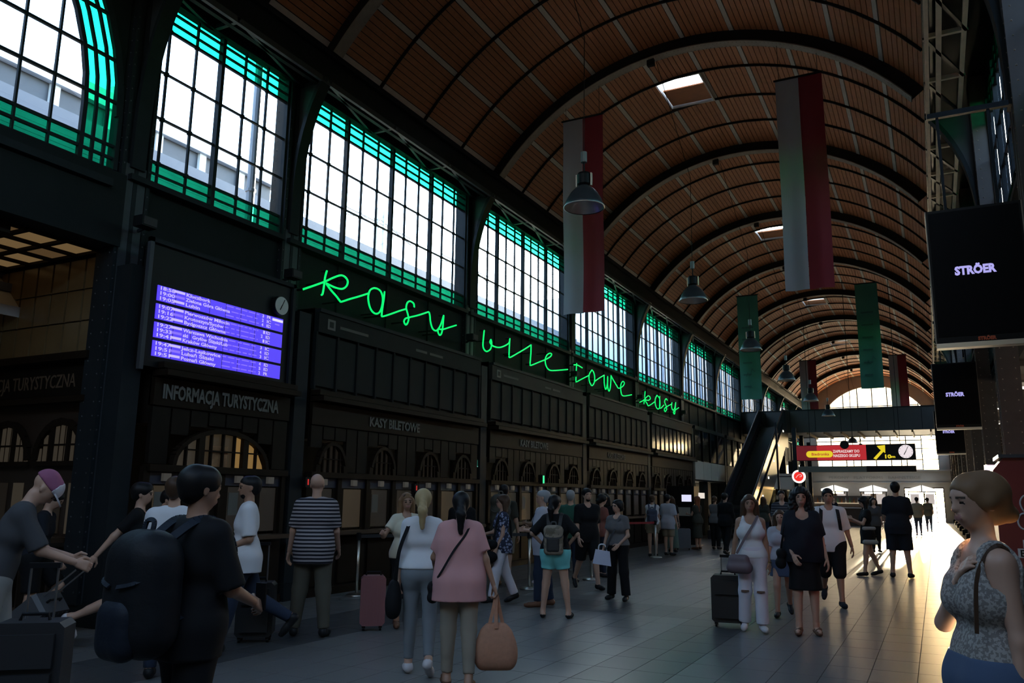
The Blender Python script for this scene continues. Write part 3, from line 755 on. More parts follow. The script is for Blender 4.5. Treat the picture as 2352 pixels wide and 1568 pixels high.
# ------------------------------------------------------------------ loudspeakers and little lit signs on the columns
SPK = [(6.91, 7.0, 'black loudspeaker on the big column left of the departure board'), (9.73, 10.1, 'black loudspeaker on the column right of the departure board'), (15.54, 16.18, 'black loudspeaker on the column between neon Kasy and bile'), (21.5, 22.26, 'black loudspeaker in front of the stem of the crossed neon t'), (27.47, 28.34, 'black loudspeaker on the column before the far neon Kasy'), (33.06, 34.4, 'black loudspeaker on the column after the far neon Kasy')]
for y, yc, nm in SPK:
    t = tag(empty('loudspeaker', (-9.0, y, 5.02)), nm, 'loudspeaker', 'loudspeakers on the columns')
    cb = part(MB().box(-9.09, -8.91, y-.12, y+.12, 5.03, 5.17), 'cabinet', black, t); part(MB().box(-8.91, -8.90, y-.10, y+.10, 5.045, 5.155), 'speaker_grille', M('speaker_grille', (.02, .02, .022), .7), cb); part(MB().bar((-9.06, y+.1, 5.1), (-9.40, max(y+.2, yc-.2), 5.1), .03, .04), 'bracket', iron, t)
t = tag(empty('queue_display', (-8.86, 19.06, 2.03)), 'small bright green counter light on the ticket office front', 'display')
part(MB().box(-8.98, -8.86, 19.0, 19.14, 1.93, 2.16), 'case', black, t); part(MB().box(-8.86, -8.855, 19.02, 19.10, 1.95, 2.14), 'lit_digit', EM('green_light', (.02, 1, .35), 1.2), t)
for y, z, lab in ((10.25, 1.80, 'small red counter light left of the striped shirt man'), (13.35, 1.75, 'small red counter light right of the striped shirt man')):
    t = tag(empty('queue_display', (-8.86, y, z)), lab, 'display'); part(MB().box(-8.98, -8.9, y-.06, y+.06, z-.08, z+.08), 'case', black, t); part(MB().box(-8.9, -8.895, y-.012, y+.012, z-.045, z+.045), 'lit_digit', EM('red_light', (1, .04, .04), .5), t)
t = tag(empty('exit_sign', (-8.9, 15.42, 2.3)), 'dim green exit sign on the column right of the barred arches', 'sign')
part(MB().box(-9.12, -9.08, 15.95, 16.15, 2.25, 2.42), 'case', black, t); part(MB().box(-9.08, -9.075, 15.97, 16.13, 2.27, 2.40), 'lit_panel', EM('dim_green', (.05, .5, .35), .12), t); part(MB().box(-9.08, -9.07, 15.97, 16.13, 2.25, 2.27), 'lit_edge', EM('dim_green_edge', (.3, .9, .7), .35), t)

# ------------------------------------------------------------------ pendant lamps
shade_m = M('lamp_enamel', (.05, .06, .07), .3, .3); refl = M('lamp_reflector', (.72, .70, .62), .35, .3)
LLAB = ['large bell pendant lamp hanging before the left white and red banner', 'bell pendant lamp hanging between the two white and red banners', 'bell pendant lamp in front of the left green banner',
        'bell pendant lamp just right of the left green banner', 'small bell pendant lamp before the far left red banner', 'small bell pendant lamp hanging in front of the dark footbridge', 'tiny bell pendant lamp seen under the footbridge', 'tiniest bell pendant lamp seen under the footbridge, touching the red hanging sign']
proto = None
def lamp_parts(t):
    n = 28
    ob = [MB().lathe([(.285, 0), (.29, .015), (.275, .06), (.245, .14), (.20, .22), (.14, .285), (.085, .32), (.07, .335)], n=n).build('shade', shade_m, t, True),
          MB().lathe([(.286, .004), (.26, .05), (.21, .13), (.13, .21), (.05, .235), (0, .24)], n=n).build('reflector', refl, t, True),
          MB().lathe([(.29, -.006), (.30, .0), (.30, .012), (.285, .02)], n=n).build('rim', chrome, t, True),
          MB().lathe([(0, .335), (.075, .335), (.10, .36), (.10, .50), (.09, .53), (0, .53)], n=16).build('ballast_housing', black, t),
          MB().lathe([(0, .70), (.045, .70), (.045, .86), (0, .86)], n=12).build('junction_cap', M('lamp_grey', (.2, .2, .21), .4), t),
          MB().tube([(0, 0, .53), (0, 0, .70)], .012, 6).build('hook_rod', black, t)]
    for sx in (-1, 1): ob.append(MB().box(sx*.115-.008, sx*.115+.008, -.02, .02, .33, .52).build('strap', chrome, t))
    return ob
for i, y in enumerate([10.5+6.08*k for k in range(6)]+[53.2, 59.3]):
    z = 5.74-.05*i if i < 6 else 5.0-.2*(i-6)
    t = tag(empty('pendant_lamp', (VC[0], y, z)), LLAB[i], 'lamp', 'bell lamps down the middle of the hall')
    if proto is None: proto = lamp_parts(t)
    else:
        for ch in proto:
            c = ch.copy(); COL.objects.link(c); c.parent = t
    rz = VC[1]+VR-z-.05; MB().tube([(0, 0, .86), (.02, .0, rz*.5), (-.6, -.3, rz+.06)], .006, 5).build('cord', black, t)

# ------------------------------------------------------------------ banners
def cloth_mesh(x0, x1, z0, z1, y, amp, ph, m, name, parent):
    nx, nz = 8, 26; vs, fs = [], []
    for s in (0, 1):
        for j in range(nz+1):
            for i in range(nx+1):
                u, v = i/nx, j/nz; yy = y+amp*sin(ph+u*6.3+(x0)*5)*(.15+.85*(1-v))+s*.004+.02*sin(v*9+ph)
                vs.append((x0+(x1-x0)*u+.01*sin(v*5+ph)*(1-v), yy, z0+(z1-z0)*v))
    for s in (0, 1):
        o_ = s*(nx+1)*(nz+1)
        for j in range(nz):
            for i in range(nx):
                a = o_+j*(nx+1)+i; q = (a, a+1, a+nx+2, a+nx+1); fs.append(q if s == 0 else q[::-1])
    return part(MB().add(vs, fs), name, m, parent, True)
flagw = M('banner_white', (.33, .33, .34), .8, 0, .06, 2); flagr = M('banner_red', (.20, .012, .02), .8, 0, .1, 2); flagg = M('banner_green', (.03, .16, .11), .75, 0, .15, 2); printg = M('banner_print', (.02, .09, .07), .8)
def banner(xc, y, wd, zt, zb, green, lab, group):
    t = tag(empty('hanging_banner', (xc, y, zt)), lab, 'banner', group)
    if green:
        cloth_mesh(xc-wd/2, xc+wd/2, zb, zt, y, .035, xc, flagg, 'cloth', t)
        for k in range(6): part(MB().box(xc-wd*.3, xc+wd*(.05+.04*k), y-.07, y-.066, zb+.5+k*.5, zb+.56+k*.5), 'print', printg, t)
        pts = smooth_path([(xc-.15+.06*k, y-.07, zb+.95+.12*sin(k*1.9)+.05*k) for k in range(7)]); part(MB().tube(pts, .012, 5), 'print', printg, t)
    else:
        cloth_mesh(xc-wd/2, xc, zb, zt, y, .03, xc, flagw, 'white_cloth', t); cloth_mesh(xc, xc+wd/2, zb, zt, y, .03, xc, flagr, 'red_cloth', t)
    part(MB().tube([(xc-wd/2-.03, y, zt+.015), (xc+wd/2+.03, y, zt+.015)], .022, 8), 'top_rod', black, t)
    for dx in (-.42, .42):
        z1 = VC[1]+sqrt(VR**2-(xc+dx*wd-VC[0])**2); part(MB().tube([(xc+dx*wd, y, zt+.02), (xc+dx*wd, y, z1)], .005, 5), 'wire', black, t)
banner(-6.58, 16.22, .98, 10.16, 5.58, False, 'left white and red banner behind the largest bell lamp', 'white and red banners')
banner(-1.86, 16.22, .90, 10.05, 5.60, False, 'right white and red banner, biggest and highest in view', 'white and red banners')
banner(-6.53, 34.5, .86, 10.1, 5.68, True, 'left green banner hanging beside the left windows', 'green banners')
banner(-1.88, 34.5, .82, 10.12, 5.9, True, 'right green banner hanging before the bright end window', 'green banners')
banner(-6.5, 52.8, .98, 10.1, 5.9, False, 'small far left white and red banner above the footbridge', 'white and red banners')
banner(-1.45, 52.8, .95, 10.1, 5.9, False, 'small far right white and red banner half behind the green one', 'white and red banners')

# ------------------------------------------------------------------ advertising screens on the right
logo = EM('screen_logo', (.50, .46, 1.0), .85); orange = M('orange_print', (.55, .10, .03), .5)
for y, lab in ((10.4, 'nearest and largest black advertising screen with white lettering'), (22.6, 'second black advertising screen, smaller, below the nearest one'), (34.8, 'third and smallest black advertising screen, lowest of the row')):
    kf = (y-.65)/y; y -= .65; x0, x1, z0, z1 = .14*kf, 1.10*kf, 1.6+1.77*kf, 1.6+3.36*kf
    t = tag(empty('advertising_screen', ((x0+x1)/2, y, z0)), lab, 'screen', 'black advertising screens')
    part(MB().box(x0, x1, y, y+.12, z0, z1), 'cabinet', black, t)
    ds_ = part(MB().box(x0+.02, x1-.02, y-.006, y, z0+.07, z1-.03), 'display', M('screen_black', (.002, .002, .003), .5, spec=.08), t)
    part(MB().box(x0-.004, x1+.004, y-.02, y+.13, z0-.05, z0), 'bottom_trim', chrome, t)
    for x in (x0-.012, x1): part(MB().box(x, x+.012, y-.006, y+.12, z0, z1), 'side_trim', flange, t)
    text('STRÖER', .125, ((x0+x1)/2-.03, y-.012, z0+.74), RY, logo, ds_, off=.006, align='CENTER', width=.39)
    text('STRÖER', .05, ((x0+x1)/2+.02, y-.012, z0+.015), RY, orange, t, off=.003, align='CENTER', width=.17)
    for x in (x0+.2, x1-.2): part(MB().bar((x, y+.08, z1), (x, y+.08, 5.9), .03, .03), 'hanger', iron, t)
    part(MB().box(x0+.1, x1+.0, y+.05, y+.11, 5.86, 5.92), 'hanger', iron, t)

# ------------------------------------------------------------------ right side: upper wall, aisle
wr = struct(empty('wall_right', (RXW, 0, 0)))
def rp(n, x0, x1, y0, y1, z0, z1, m=wallm): return part(MB().box(x0, x1, y0, y1, z0, z1), n, m, wr)
rp('spandrel', RXW, RXW+.15, -12, YEND, 4.55, SILL-.08); rp('upper_strip', RXW, RXW+.15, -12, YEND, TOP+.02, 9.4)
rp('girder', RXW+.02, RXW+.3, -12, YEND, 4.40, 4.75, iron)
for i, y in enumerate([COLY[1]-BAY]+COLY[1:9]): window(40+i, y+.25, y+BAY-.25, False, RXW)
ais = struct(empty('wall_aisle', (9, 20, 0)))
def ap(n, x0, x1, y0, y1, z0, z1, m): return part(MB().box(x0, x1, y0, y1, z0, z1), n, m, ais)
aw_m = M('aisle_wall', (.12, .095, .075), .6, 0, .3, 1.2)
ap('aisle_wall', 7.2, 7.4, -12, YEND, 0, 5, aw_m); ap('aisle_ceiling', RXW+.0, 7.4, -12, YEND, 4.6, 4.75, M('aisle_ceiling', (.2, .17, .14), .6, 0, .3, 2))
for k in range(22): ap('ceiling_slat', RXW+.3, 7.2, 6+k*2.4, 6.12+k*2.4, 4.48, 4.6, M('aisle_slat', (.13, .10, .08), .6))
for k in range(9): ap('shop_front', 7.1, 7.2, 8+k*6.1, 12.6+k*6.1, .2, 3.2, M('shop_front', (.30, .17, .08), .4, 0, .5, .6))
ap('added_daylight_block', 3.4, 3.6, -12, YEND, 4.75, 8.4, M('daylight_block_brown', (.10, .07, .055), .8, 0, .3, 1))  # added wall behind the right windows, holds back most of their daylight
ap('aisle_end', RXW, 7.4, YEND, YEND+.2, 0, 4.75, aw_m)
lampl = EM('aisle_lamp', (1, .92, .8), 2.2)

for y, rw in ((13.5, 'nearest'), (18.2, 'second'), (23.0, 'third'), (28.0, 'fourth'), (33.5, 'fifth'), (40, 'farthest')):
    for x, cl_ in ((2.0, 'next to the columns'), (3.6, 'along the middle'), (5.4, 'next to the shops')):
        t = tag(empty('ceiling_light', (x, y, 4.3)), 'round lit ceiling light in the '+rw+' row of the right aisle, '+cl_, 'lamp', 'ceiling lights in the right aisle')
        part(disc(MB(), (x, y, 4.38), .2, 16, 'x', 0.001) if False else MB().lathe([(0, 0), (.19, 0), (.19, .09), (0, .09)], (x, y, 4.30), 16), 'diffuser', lampl, t); part(MB().lathe([(.2, .02), (.22, .02), (.22, .12), (0, .12)], (x, y, 4.30), 16), 'frame', white, t); part(MB().tube([(x, y, 4.42), (x, y, 4.6)], .01, 5), 'stem', white, t)

for y in (15.5, 22, 31):
    ll = bpy.data.lights.new('aisle_lamp_light', 'POINT'); ll.energy = 55; ll.color = (1, .86, .68); ll.shadow_soft_size = .3; lo_ = bpy.data.objects.new('aisle_lamp_light', ll); COL.objects.link(lo_); lo_.location = (3.6, y, 4.15)
# back of the hall behind the camera
wb = struct(empty('wall_back', (-4, -8, 0)))
part(MB().box(-15, 9, -8.3, -8, 0, 12.5), 'end_panel', wallm, wb)

# ------------------------------------------------------------------ footbridge across the hall
gl = struct(empty('balcony', (-4.2, 47, 5.2)))
gm = M('footbridge_cladding', (.03, .033, .035), .5, 0, .2, 2)
part(MB().box(WX, RXW, 47.0, 47.12, 5.22, 6.40), 'front_cladding', gm, gl); part(MB().box(WX, RXW, 47.12, 51.6, 5.26, 5.5), 'deck', gm, gl)
part(MB().box(WX, RXW, 51.5, 51.62, 5.22, 6.4), 'rear_cladding', gm, gl); part(MB().box(WX, RXW, 46.96, 47.16, 6.40, 6.46), 'handrail', iron, gl)
for k in range(8): part(MB().box(WX+1.3*k+.02, WX+1.3*k+.05, 46.985, 47.0, 5.25, 6.4), 'panel_joint', iron, gl)
for k in range(12): part(MB().box(WX+.86*k, WX+.86*k+.08, 47.2, 51.5, 5.12, 5.26), 'underside_joist', flange, gl)

# ------------------------------------------------------------------ escalator up to the footbridge
es = tag(empty('escalator', (-7.75, 36, 0)), 'dark escalator rising to the footbridge beside the left wall', 'escalator')
ex0, ex1 = -8.45, -7.05; ya_, yb_ = 35.6, 46.2; za_, zb_ = 0.0, 5.45
def ez(y): 
    t = min(1, max(0, (y-ya_)/(yb_-ya_))); return za_+(zb_-za_)*t
esm = M('escalator_side', (.03, .033, .04), .3, .2); esg = M('escalator_glass_panel', (.02, .03, .05), .15)
part(MB().prism([(ya_-1.3, 0), (ya_, 0), (yb_, zb_-.25), (yb_+.9, zb_-.25), (yb_+.9, zb_-1.0), (yb_, zb_-1.0), (ya_+2, 0)], (ex0+.12, 0, 0), (0, 1, 0), (0, 0, 1), (1, 0, 0), ex1-ex0-.24), 'truss', esm, es)
for x in (ex0, ex1-.14):
    part(MB().prism([(ya_-1.5, 0), (ya_-1.5, .35), (ya_-.2, .35), (yb_, zb_+.25), (yb_+1, zb_+.25), (yb_+1, zb_-1.05), (yb_, zb_-1.05), (ya_+2.2, 0)], (x, 0, 0), (0, 1, 0), (0, 0, 1), (1, 0, 0), .14), 'skirt', esm, es)
    part(MB().prism([(ya_-1.4, .35), (ya_-1.4, .92), (ya_-.2, .95), (yb_, zb_+.92), (yb_+.9, zb_+.92), (yb_+.9, zb_+.2), (yb_, zb_+.2), (ya_-.2, .35)], (x+.06, 0, 0), (0, 1, 0), (0, 0, 1), (1, 0, 0), .02), 'balustrade', esg, es)
    part(MB().tube([(x+.07, ya_-1.45, .55), (x+.07, ya_-1.5, .85), (x+.07, ya_-1.3, .98), (x+.07, ya_-.2, 1.0), (x+.07, yb_, zb_+.98), (x+.07, yb_+.9, zb_+.98), (x+.07, yb_+1.1, zb_+.8)], .045, 8), 'handrail', black, es, True)
stm = MB().box(ex0+.16, ex1-.16, 0, .42, -.2, .0).mesh('step', M('escalator_step', (.05, .053, .058), .35, .5))
k = 0; y = ya_
while y < yb_:
    o = bpy.data.objects.new('step', stm); COL.objects.link(o); o.location = (0, y, ez(y)+.12); child(o, es); y += .40; k += 1
for y in np.linspace(37.2, 45.6, 6): part(MB().box(ex1+.0, ex1+.012, y-.14, y+.14, ez(y)+.02, ez(y)+.12), 'skirt_light', EM('skirt_light', (1, .93, .8), 1.6), es)

# ------------------------------------------------------------------ far end wall with the great window
we = struct(empty('wall_end', (-4.2, YEND, 0)))
stone = M('end_wall_stone', (.30, .28, .25), .7, 0, .15, 1.5)
def ep(n, x0, x1, z0, z1, m=stone, y0=YEND, y1=YEND+.3, par=None): return part(MB().box(x0, x1, y0, y1, z0, z1), n, m, par or we)
OC, OR = (-4.0, 6.25), 4.36
ep('pier', -9.8, OC[0]-OR, 3.9, 6.25); ep('pier', OC[0]+OR, 1.3, 3.9, 6.25)
q = MB(); n = 30
for k in range(n):
    a0, a1 = pi*k/n, pi*(k+1)/n
    q.prism([(OC[0]+OR*cos(a0), OC[1]+OR*sin(a0)), (OC[0]+7.2*cos(a0), OC[1]+7.2*sin(a0)), (OC[0]+7.2*cos(a1), OC[1]+7.2*sin(a1)), (OC[0]+OR*cos(a1), OC[1]+OR*sin(a1))], (0, YEND, 0), (1, 0, 0), (0, 0, 1), (0, 1, 0), .3)
part(q, 'gable', stone, we)
ep('frieze', -9.8, 1.3, 3.0, 3.86); ep('ledge', -9.8, 1.3, 3.86, 3.98, stone, YEND-.25)
ep('moulding', -9.8, 1.3, 2.94, 3.02, stone, YEND-.12)
text('PERONY   PLATFORMS   BAHNSTEIGE', .30, (-7.6, YEND-.02, 3.28), RY, M('frieze_lettering', (.2, .19, .17), .7), we, width=6.6)
ew = struct(empty('window_20', (OC[0], YEND, 3.98)))
f = MB()
for x in np.linspace(OC[0]-OR, OC[0]+OR, 9):
    zt = OC[1]+sqrt(max(0, OR**2-(x-OC[0])**2)); f.box(x-.035, x+.035, YEND+.10, YEND+.18, 3.95, zt)
for z in (4.75, 5.6, 6.25, 7.6, 9.0):
    hw = OR if z < 6.3 else sqrt(max(0, OR**2-(z-OC[1])**2)); f.box(OC[0]-hw, OC[0]+hw, YEND+.11, YEND+.17, z-.03, z+.03)
part(f, 'glazing_bar', iron, ew)
part(MB().box(OC[0]-2.6, OC[0]-1.1, YEND+.08, YEND+.18, 7.2, 7.42), 'opening_light', iron, ew)
poly = [(OC[0]-OR, 3.95), (OC[0]+OR, 3.95)]+[(OC[0]+OR*cos(pi*k/24), OC[1]+OR*sin(pi*k/24)) for k in range(25)]
endgl = GLASS('end_window_glass', (.6, .6, .58), .03)
added_frost = FROST('added_frost_end_glass', (.21, .205, .19))  # frosting added to keep direct sun off the hall; panes glow softly instead
exs = list(np.linspace(OC[0]-OR, OC[0]+OR, 9)); ezs = [3.95, 4.75, 5.6, 6.25, 7.6, 9.0, 10.7]
for x0, x1 in zip(exs, exs[1:]):
    lim = lambda x: OC[1]+sqrt(max(0, OR**2-(x-OC[0])**2))
    for z0, z1 in zip(ezs, ezs[1:]):
        pts_ = [(x0, z0), (x1, z0)]; up = [(x, min(z1, lim(x))) for x in np.linspace(x1, x0, 5)]
        if max(p_[1] for p_ in up) <= z0+.01: continue
        up = [(p_[0], max(z0, p_[1])) for p_ in up]
        part(MB().prism(pts_+up, (0, YEND+.14, 0), (1, 0, 0), (0, 0, 1), (0, 1, 0), .001), 'pane', endgl if x0 > -1.0 else added_frost, ew)
# ground floor of the end wall: doors under lantern canopies
doors = [(-7.9, -6.5), (-5.1, -3.7), (-2.2, .55)]  # right doorway made wide and fully glazed to let more sun onto the floor
edge = [-9.8]+[v for d in doors for v in d]+[1.3]
for a, b in zip(edge[::2], edge[1::2]): ep('pier', a, b, 0, 2.94)
for n, (a, b) in enumerate(doors):
    dr = struct(empty('door_%d' % (n+1), ((a+b)/2, YEND, 0)))
    ep('lintel', a, b, 2.62, 2.94)
    part(MB().box(a, a+.07, YEND+.05, YEND+.2, 0, 2.62).box(b-.07, b, YEND+.05, YEND+.2, 0, 2.62).box(a, b, YEND+.05, YEND+.2, 2.54, 2.62).box((a+b)/2-.05, (a+b)/2+.05, YEND+.06, YEND+.18, 0, 2.54).box(a, b, YEND+.06, YEND+.18, 2.08, 2.14), 'door_frame', oak, dr)
    if n == 2: part(MB().box(a+.07, b-.07, YEND+.11, YEND+.12, 0, 2.54), 'pane', GLASS('end_door_glass', (.92, .92, .90), .03), dr)
    else:
        for s_ in (0, 1):
            x0 = a+.07 if s_ == 0 else (a+b)/2+.05; x1 = (a+b)/2-.05 if s_ == 0 else b-.07
            part(MB().box(x0, x1, YEND+.09, YEND+.14, 0, 2.08), 'leaf', M('end_door_brown', (.12, .08, .05), .5), dr); part(MB().box(x0+.12, x1-.12, YEND+.08, YEND+.09, .9, 1.9), 'pane', GLASS('door_glass', (.4, .4, .38), .1), dr)
lan = EM('lit_canopy', (1, .95, .85), 1.6)
for n, x in enumerate((-7.1, -4.3, -.95)):
    t = tag(empty('lit_canopy', (x, YEND-1.4, 2.3)), ['left', 'middle', 'right'][n]+' glowing white canopy over a stall by the end wall', 'canopy', 'glowing canopies by the end wall')
    yy = YEND-1.6
    part(MB().prism([(-.95, 2.30), (.95, 2.30), (.95, 2.48), (0, 2.78), (-.95, 2.48)], (x, yy, 0), (1, 0, 0), (0, 0, 1), (0, 1, 0), 1.0), 'roof', lan, t)
    part(MB().box(x-.03, x+.03, yy-.02, yy+1.02, 2.28, 2.8), 'ridge_bar', iron, t); part(MB().box(x-.98, x+.98, yy-.02, yy+1.02, 2.25, 2.30), 'gutter', iron, t)
    for dx in (-.5, .5): part(MB().box(x+dx-.3, x+dx+.3, yy+.1, yy+.16, 1.35, 2.1), 'poster', EM('lit_poster', (1, .88, .82), .5), t)
    for dx in (-.9, .9): part(MB().box(x+dx-.03, x+dx+.03, yy+.4, yy+.46, 0, 2.28), 'post', iron, t)
# snack bar in the middle distance
sb = tag(empty('snack_bar', (-5.3, 58, 0)), 'dim snack bar with a lit shelf of bottles before the end wall', 'stall')
part(MB().box(-7.4, -3.6, 57.5, 58.2, 0, 1.1), 'bar_counter', M('bar_front', (.08, .06, .05), .5), sb); part(MB().box(-7.5, -3.5, 57.4, 58.3, 1.1, 1.16), 'worktop', white, sb)
part(MB().box(-7.4, -3.6, 58.9, 59.0, 0, 1.9), 'back_panel', M('bar_back', (.12, .10, .09), .5), sb); part(MB().box(-7.3, -3.7, 58.7, 58.9, 1.4, 1.44), 'shelf', EM('lit_shelf', (1, .8, .55), .7), sb)
for k in range(14):
    x = -7.1+.25*k; t = tag(MB().lathe([(0, 0), (.045, 0), (.045, .2), (.018, .27), (.018, .34), (0, .34)], (0, 0, 0), 8).build('bottle', M('bottle_%d' % (k % 3), [(.3, .12, .04), (.5, .5, .45), (.1, .25, .12)][k % 3], .15), None, True, (x, 58.8, 1.44)), ['first', 'second', 'third', 'fourth', 'fifth', 'sixth', 'seventh', 'eighth', 'ninth', 'tenth', 'eleventh', 'twelfth', 'thirteenth', 'fourteenth'][k]+' small bottle from the left on the lit snack bar shelf', 'bottle', 'bottles on the snack bar shelf')

# ------------------------------------------------------------------ hanging sign and round sign
hs = tag(empty('hanging_sign', (-2.8, 35, 3.4)), 'long hanging red and black sign with yellow arrow and lit clock', 'sign')
y = 35.0; sx0, sx1, sz0, sz1 = -4.95, -.58, 3.15, 3.77
redp = EM('lit_red_print', (.80, .03, .04), .55); dred = EM('dim_red_print', (.35, .012, .02), .35)
part(MB().box(sx0, sx1, y, y+.2, sz0, sz1), 'case', black, hs)
rp_ = part(MB().box(sx0+.8, -2.32, y-.006, y, sz0+.02, sz1-.02), 'red_panel', redp, hs); part(MB().box(sx0+.02, sx0+.8, y-.006, y, sz0+.02, sz1-.02), 'dark_red_panel', dred, hs)
yel = EM('lit_yellow', (1, .78, .02), .75); wh = EM('lit_white_print', (1, .82, .80), .8)
n = 12; pill = [(-.45+.13*cos(pi/2+pi*k/n), .13*sin(pi/2+pi*k/n)) for k in range(n+1)]+[(.30+.13*cos(-pi/2+pi*k/n), .13*sin(-pi/2+pi*k/n)) for k in range(n+1)]
part(MB().prism(pill, (-3.98, y-.006, 3.41), (1, 0, 0), (0, 0, 1), (0, -1, 0), .006), 'yellow_badge', yel, rp_)
text('Biedronka', .15, (-4.36, y-.016, 3.36), RY, redp, hs, width=.66, off=.003)
text('ZAPRASZAMY DO', .15, (-3.54, y-.01, 3.46), RY, wh, rp_, width=.98, off=.004); text('NASZEGO SKLEPU', .15, (-3.54, y-.01, 3.29), RY, wh, rp_, width=.98, off=.004)
part(disc(MB(), (-3.1, y-.004, 3.77), .17, 20, 'y', .006), 'black_spot', black, hs)
part(MB().add([(-2.08, y-.01, 3.22), (-1.98, y-.01, 3.17), (-1.66, y-.01, 3.52), (-1.76, y-.01, 3.56)], [(0, 1, 2, 3)]).add([(-1.93, y-.01, 3.70), (-1.63, y-.01, 3.73), (-1.64, y-.01, 3.42), (-1.78, y-.01, 3.52), (-1.86, y-.01, 3.60)], [(0, 4, 3, 2, 1)]), 'arrow', yel, hs)
text('10', .20, (-1.70, y-.01, 3.22), RY, yel, hs, off=.008, width=.22); text('m', .12, (-1.45, y-.01, 3.24), RY, yel, hs, off=.006, width=.15)
cdl = part(disc(MB(), (-.92, y-.005, 3.47), .255, 28, 'y', .02), 'clock_dial', EM('lit_clock', (1, .88, .92), .85), hs)
part(hand(radians(210), .14, .025, (-.92, y-.03, 3.47), 'y'), 'hour_hand', black, cdl); part(hand(radians(25), .2, .018, (-.92, y-.032, 3.47), 'y'), 'minute_hand', black, cdl)
for k in range(12): part(MB().box(-.92+.22*sin(k*pi/6)-.01, -.92+.22*sin(k*pi/6)+.01, y-.03, y-.025, 3.47+.22*cos(k*pi/6)-.01, 3.47+.22*cos(k*pi/6)+.01), 'hour_mark', black, cdl)
part(MB().box(-4.9, -.6, y+.02, y+.14, 2.70, 2.93), 'lower_board', M('lower_board', (.10, .10, .08), .5), hs); part(MB().box(-2.35, -.6, y+.0, y+.02, 2.70, 2.93), 'lower_board_dark', black, hs)
for x in (-4.4, -2.8, -1.1): part(MB().bar((x, y+.1, 2.9), (x, y+.1, 3.16), .03, .03), 'link', iron, hs); part(MB().tube([(x, y+.1, 3.77), (x, y+.1, 8.9 if x < -4 else 10.5)], .012, 5), 'wire', black, hs)
rs = tag(empty('round_sign', (-5.6, 40, 2.62)), 'round lit red shop sign with a white rim by the escalator', 'sign')
part(disc(MB(), (-5.6, 40.1, 2.66), .30, 28, 'y', .1), 'rim', EM('lit_rim', (1, .95, .92), 1.1), rs); part(disc(MB(), (-5.6, 40.0, 2.66), .215, 28, 'y', .01), 'face', EM('lit_face_red', (1, .03, .02), .9), rs)
part(MB().tube(smooth_path([(-5.72, 39.985, 2.6), (-5.62, 39.985, 2.72), (-5.5, 39.985, 2.74), (-5.46, 39.985, 2.68), (-5.56, 39.985, 2.64)]), .012, 5), 'emblem', wh, rs); part(MB().bar((-5.9, 40.1, 2.66), (-6.5, 40.1, 2.66), .04, .04), 'bracket', iron, rs)
part(MB().box(-6.56, -6.48, 40.05, 40.15, 0, 5.2), 'support_post', iron, rs)

# shop boxes behind the escalator, seen under the footbridge
sh = struct(empty('partition', (-6.2, 44, 0)))
for k, (x, y) in enumerate(((-6.2, 43.5), (-6.6, 49), (-7.0, 55))):
    part(MB().box(x-.1, x+.1, y-.1, y+.1, 0, 5.2), 'shop_post', iron, sh)
    part(MB().box(x-1.8, x-.1, y, y+.05, 2.2, 2.9), 'shop_fascia', white, sh); part(MB().box(x-1.8, x-.1, y+.02, y+.04, .2, 2.1), 'shop_glass', GLASS('shop_glass', (.6, .62, .6), .25), sh)

# ------------------------------------------------------------------ queue barriers
def post(x, y, lab, red=False):
    t = tag(empty('barrier_post', (x, y, 0)), lab, 'barrier', 'queue barrier posts')
    MB().lathe([(0, .012), (.17, 0), (.175, .015), (.14, .035), (.04, .05), (0, .05)], n=20).build('base', chrome, t, True); MB().lathe([(0, .04), (.026, .04), (.026, .9), (0, .9)], n=12).build('pole', chrome, t, True); MB().lathe([(0, .88), (.04, .88), (.04, .99), (.03, 1.0), (0, 1.0)], n=12).build('belt_head', black, t)
    return t
def belt(a, b, m, lab):
    t = tag(MB().bar((a[0], a[1], .94), (b[0], b[1], .94), .008, .055).build('barrier_belt', m), lab, 'barrier belt', 'queue barrier belts'); return t
belk = M('belt_black', (.015, .015, .017), .6); belr = M('belt_red', (.30, .015, .02), .6)
bp = [((-8.5, 11.1), 'chrome queue post right of the striped shirt man'), ((-6.55, 13.5), 'chrome queue post in front of the bald man in the light shirt'), ((-6.2, 15.6), 'chrome queue post behind the bearded man in black'), ((-7.75, 12.6), 'chrome queue post behind the woman in the floral top'), ((-7.0, 22.4), 'chrome queue post in front of the white top queue'), ((-7.9, 20.2), 'chrome queue post by the column, holding a red belt'), ((-7.4, 31.5), 'far dark queue post beside the red haired woman')]
for p, lab in bp: post(p[0], p[1], lab)
belt(bp[3][0], bp[1][0], belk, 'black belt in front of the waiting men in shorts'); belt(bp[1][0], bp[2][0], belk, 'black belt behind the woman in mint shorts'); belt(bp[5][0], bp[4][0], belr, 'red belt between two posts near the far queue'); belt(bp[0][0], bp[3][0], belk, 'black belt behind the pink suitcase')

# ticket machine
tmn = tag(empty('ticket_machine', (-8.3, 29.6, 0)), 'tall black ticket machine with a small bright screen', 'ticket machine')
part(MB().box(-8.70, -7.7, 29.3, 29.9, 0, 2.05), 'cabinet', black, tmn); part(MB().box(-8.15, -7.80, 29.29, 29.30, 1.50, 1.74), 'screen', EM('machine_screen', (.75, .75, 1), 1.0), tmn); part(MB().box(-8.35, -7.85, 29.29, 29.30, 1.0, 1.3), 'keypad', M('keypad', (.4, .38, .33), .5), tmn)

